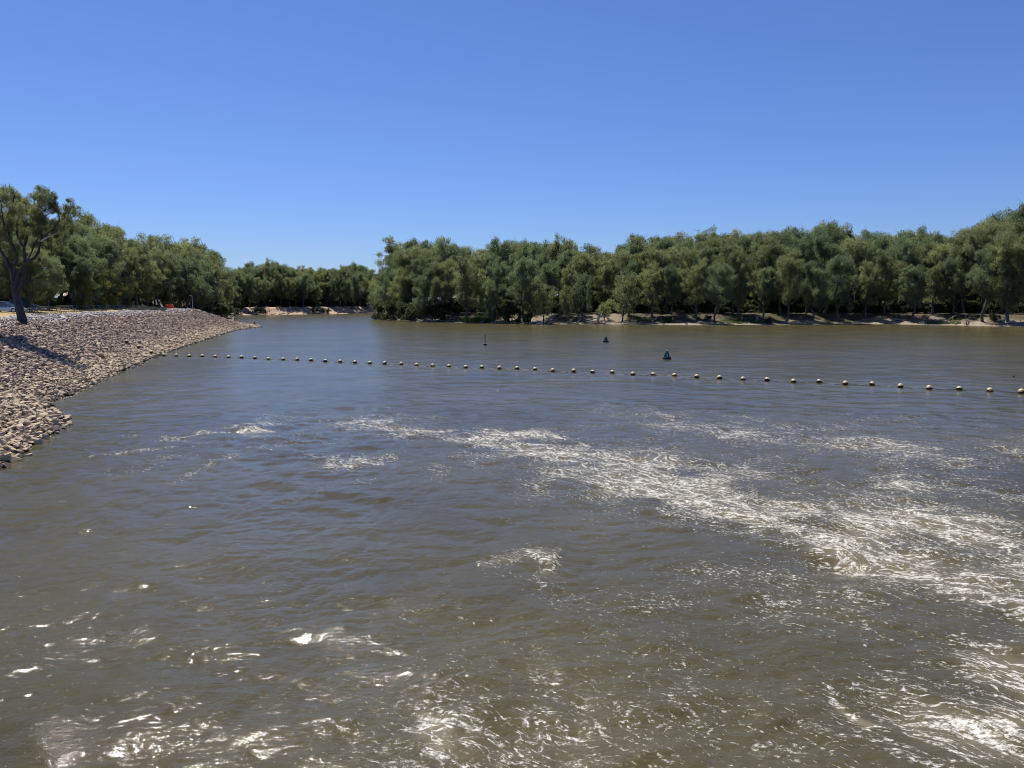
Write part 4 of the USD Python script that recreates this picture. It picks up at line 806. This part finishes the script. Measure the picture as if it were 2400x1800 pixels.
# pale rock and a white fleck at the right shore
p = on(1265, 0.2, 0.15); t = thing('pale_rock', 'white rock at the water below the twin-stemmed young gum', 'rock', p)
v, f = STONES[2]; obj('block', (v * [1.9, 1.2, 1.6], f), 'rock_white', t); v, f = STONES[5]; obj('chip', (v * .9 + [-0.9, 0.1, -0.05], f), 'rock_white', t)
# ------------------------------------------------------------------ behind the embankment: fence, cars, shelter, signs
def gz(u, y): x = (u - 1200) / F * y; return np.array([x, y, H1(x, y)])
fp = [gz(u, y) for u, y in [(60, 104), (110, 118), (160, 130), (212, 143), (260, 152), (310, 163), (360, 174)]]
fl = thing('post_fence', 'low dark post and wire fence along the dry grass on the rock bank', 'fence', fp[0]); seg = np.cumsum([0] + [np.linalg.norm(b - a) for a, b in zip(fp[:-1], fp[1:])])
def fat(d): return np.array([np.interp(d, seg, [q[j] for q in fp]) for j in range(3)])
nps = int(seg[-1] / 2.4); posts = [fat(k * 2.4) for k in range(nps)]
for q in posts: q[2] = H1(q[0], q[1])
for q in posts: obj('post', box(*(q - fp[0] + [0, 0, .34]), 0.09, 0.09, 0.80, 0.015), 'fence_wire', fl)
for zz in (0.30, 0.58): obj('rail', tube([q - fp[0] + [0, 0, zz] for q in posts], 0.022, 5), 'fence_wire', fl)
obj('top_rail', tube([q - fp[0] + [0, 0, 0.70] for q in posts], 0.03, 6), 'fence_wire', fl)
def car(u, y, rot, paint, label, suv=False):
    L, Wd, Hh = (4.5, 1.8, 1.45) if not suv else (4.6, 1.85, 1.75); b = gz(u, y); t = thing('parked_car', label, 'car', b, rot)
    def sect(x, w, z0, z1, rnd): return [(x, -w / 2, z0), (x, w / 2, z0), (x, w / 2, z1 - rnd), (x, w / 2 - rnd, z1), (x, -w / 2 + rnd, z1), (x, -w / 2, z1 - rnd)]
    def loft(ss):
        v = np.array(ss, float).reshape(-1, 3); n = 6; fs = []
        for i in range(len(ss) - 1):
            for j in range(n): k = (j + 1) % n; fs += [[i * n + j, i * n + k, i * n + n + k], [i * n + j, i * n + n + k, i * n + n + j]]
        for e in (0, (len(ss) - 1) * n): fs += [[e, e + j, e + j + 1] for j in range(1, n - 1)]
        return v, np.array(fs)
    bh = 0.78 if not suv else 0.98
    obj('body', loft([sect(-L / 2, Wd * .86, .38, bh * .84, .08), sect(-L / 2 + .12, Wd * .95, .25, bh * .95, .1), sect(-L * .2, Wd, .22, bh + .02, .1), sect(L * .15, Wd, .22, bh + .02, .1), sect(L * .38, Wd * .97, .24, bh * .9, .12), sect(L / 2 - .06, Wd * .88, .3, bh * .76, .12), sect(L / 2, Wd * .8, .36, bh * .66, .1)]), paint, t, smooth=35)
    back = -L * .44 if suv else -L * .33
    obj('glasshouse', loft([sect(back, Wd * .84, bh, bh + .04, .02), sect(back + .28, Wd * .78, bh, Hh - .05, .14), sect(L * .02, Wd * .78, bh, Hh - .03, .14), sect(L * .24, Wd * .84, bh, bh + .05, .02)]), 'glass_dark', t, smooth=35)
    obj('roof', loft([sect(back + .26, Wd * .70, Hh - .06, Hh - .01, .03), sect(back + .9, Wd * .74, Hh - .05, Hh + .01, .04), sect(L * .03, Wd * .70, Hh - .05, Hh - .01, .03)]), paint, t, smooth=35)
    for sx in (-1, 1):
        for sy in (-1, 1):
            w_ = obj('wheel', (lambda m: (m[0][:, [0, 2, 1]] * [1, 1, 1] + [sx * L * .30, sy * (Wd / 2 - .09), .32], m[1][:, ::-1]))(lathe([(.2, -.1), (.32, -.1), (.335, 0), (.32, .1), (.2, .1)], 16)), 'tyre', t, smooth=30)
            obj('rim', (lambda m: (m[0][:, [0, 2, 1]] + [sx * L * .30, sy * (Wd / 2 - .09), .32], m[1][:, ::-1]))(lathe([(1e-3, .07), (.19, .09), (.2, -.09), (1e-3, -.07)], 12)), 'galvanised', w_)
    for sy in (-1, 1):
        obj('headlight', box(L / 2 - .06, sy * Wd * .32, bh * .62, .1, .34, .13, .03), 'lamp_lens', t); obj('tail_light', box(-L / 2 + .03, sy * Wd * .36, bh * .72, .1, .2, .16, .03), 'lamp_red', t); obj('mirror', box(L * .16, sy * (Wd / 2 + .07), bh + .08, .12, .18, .12, .03), paint, t)
car(20, 104, math.radians(6), 'car_silver', 'pale blue-silver parked car left of the large forked trunk')
car(61, 114, math.radians(78), 'car_dark', 'dark parked car just right of the large forked trunk', True)
b = gz(58, 128); t = thing('shelter', 'small pale building with a flat roof behind the parked cars', 'building', b, math.radians(-18)); hh = 2.55
obj('wall', box(0, 0, hh / 2, 4.6, 3.2, hh), 'wall_cream', t); obj('roof', box(0.1, -0.1, hh + .10, 5.6, 4.2, 0.2, 0.03), 'roof_metal', t); w_ = obj('window', box(-0.3, -1.606, 1.55, 1.1, .03, .8), 'dark_opening', t); obj('frame', join([box(-0.3, -1.63, 1.15, 1.26, .05, .08), box(-0.3, -1.63, 1.97, 1.26, .05, .08), box(-.89, -1.63, 1.56, .08, .05, .74), box(.29, -1.63, 1.56, .08, .05, .74)]), 'white_paint', w_)
obj('door', box(1.6, -1.606, 1.0, .85, .03, 2.0), 'dark_opening', t)
b = gz(186, 172); t = thing('house', 'small house with a pale gable half hidden among the trees', 'house', b, 0.1)
obj('wall', box(0, 0, 1.15, 6, 4, 2.3), 'wall_cream', t); g_ = trimesh.convex.convex_hull(np.array([[-3.3, -2.3, 2.3], [3.3, -2.3, 2.3], [-3.3, 2.3, 2.3], [3.3, 2.3, 2.3], [-1.2, 0, 3.3], [3.3, 0, 3.3]])); obj('roof', g_, 'brick_pink', t); obj('window', box(0.6, -2.01, 1.35, 1.2, .04, .9), 'dark_opening', t)
b = gz(401, 186); t = thing('safety_barrier', 'bright orange plastic barrier at the end of the fence', 'barrier', b, 0.1)
for k in range(2):
    q = obj('panel', box(-0.47 + .94 * k, 0, .47, .92, .28, .86, .06), 'orange_plastic', t); obj('slot', box(-0.47 + .94 * k, -.146, .55, .5, .02, .1), 'dark_opening', q)
    obj('foot', box(-0.47 + .94 * k, 0, .04, .8, .5, .1, .02), 'orange_plastic', t)
b = gz(455, 196); t = thing('lamp_post', 'short grey lamp post near the end of the rock bank', 'lamp post', b); obj('pole', tube([(0, 0, -.2), (0, 0, 1.7), (0, 0, 3.4)], [.075, .065, .055], 9), 'pole_grey', t, smooth=30)
obj('arm', tube([(0, 0, 3.36), (-.15, 0, 3.46), (-.35, 0, 3.48)], .035, 6), 'pole_grey', t); obj('lamp_head', box(-.42, 0, 3.47, .4, .22, .1, .03), 'galvanised', t)
b = gz(469, 214); t = thing('sign_board', 'small pale board on posts behind the lamp post', 'sign', b); obj('panel', box(0, 0, 1.2, 1.1, .05, .7, .02), 'wall_cream', t)
for sx in (-1, 1): obj('post', box(sx * .4, .06, .7, .07, .07, 1.5), 'pole_grey', t)
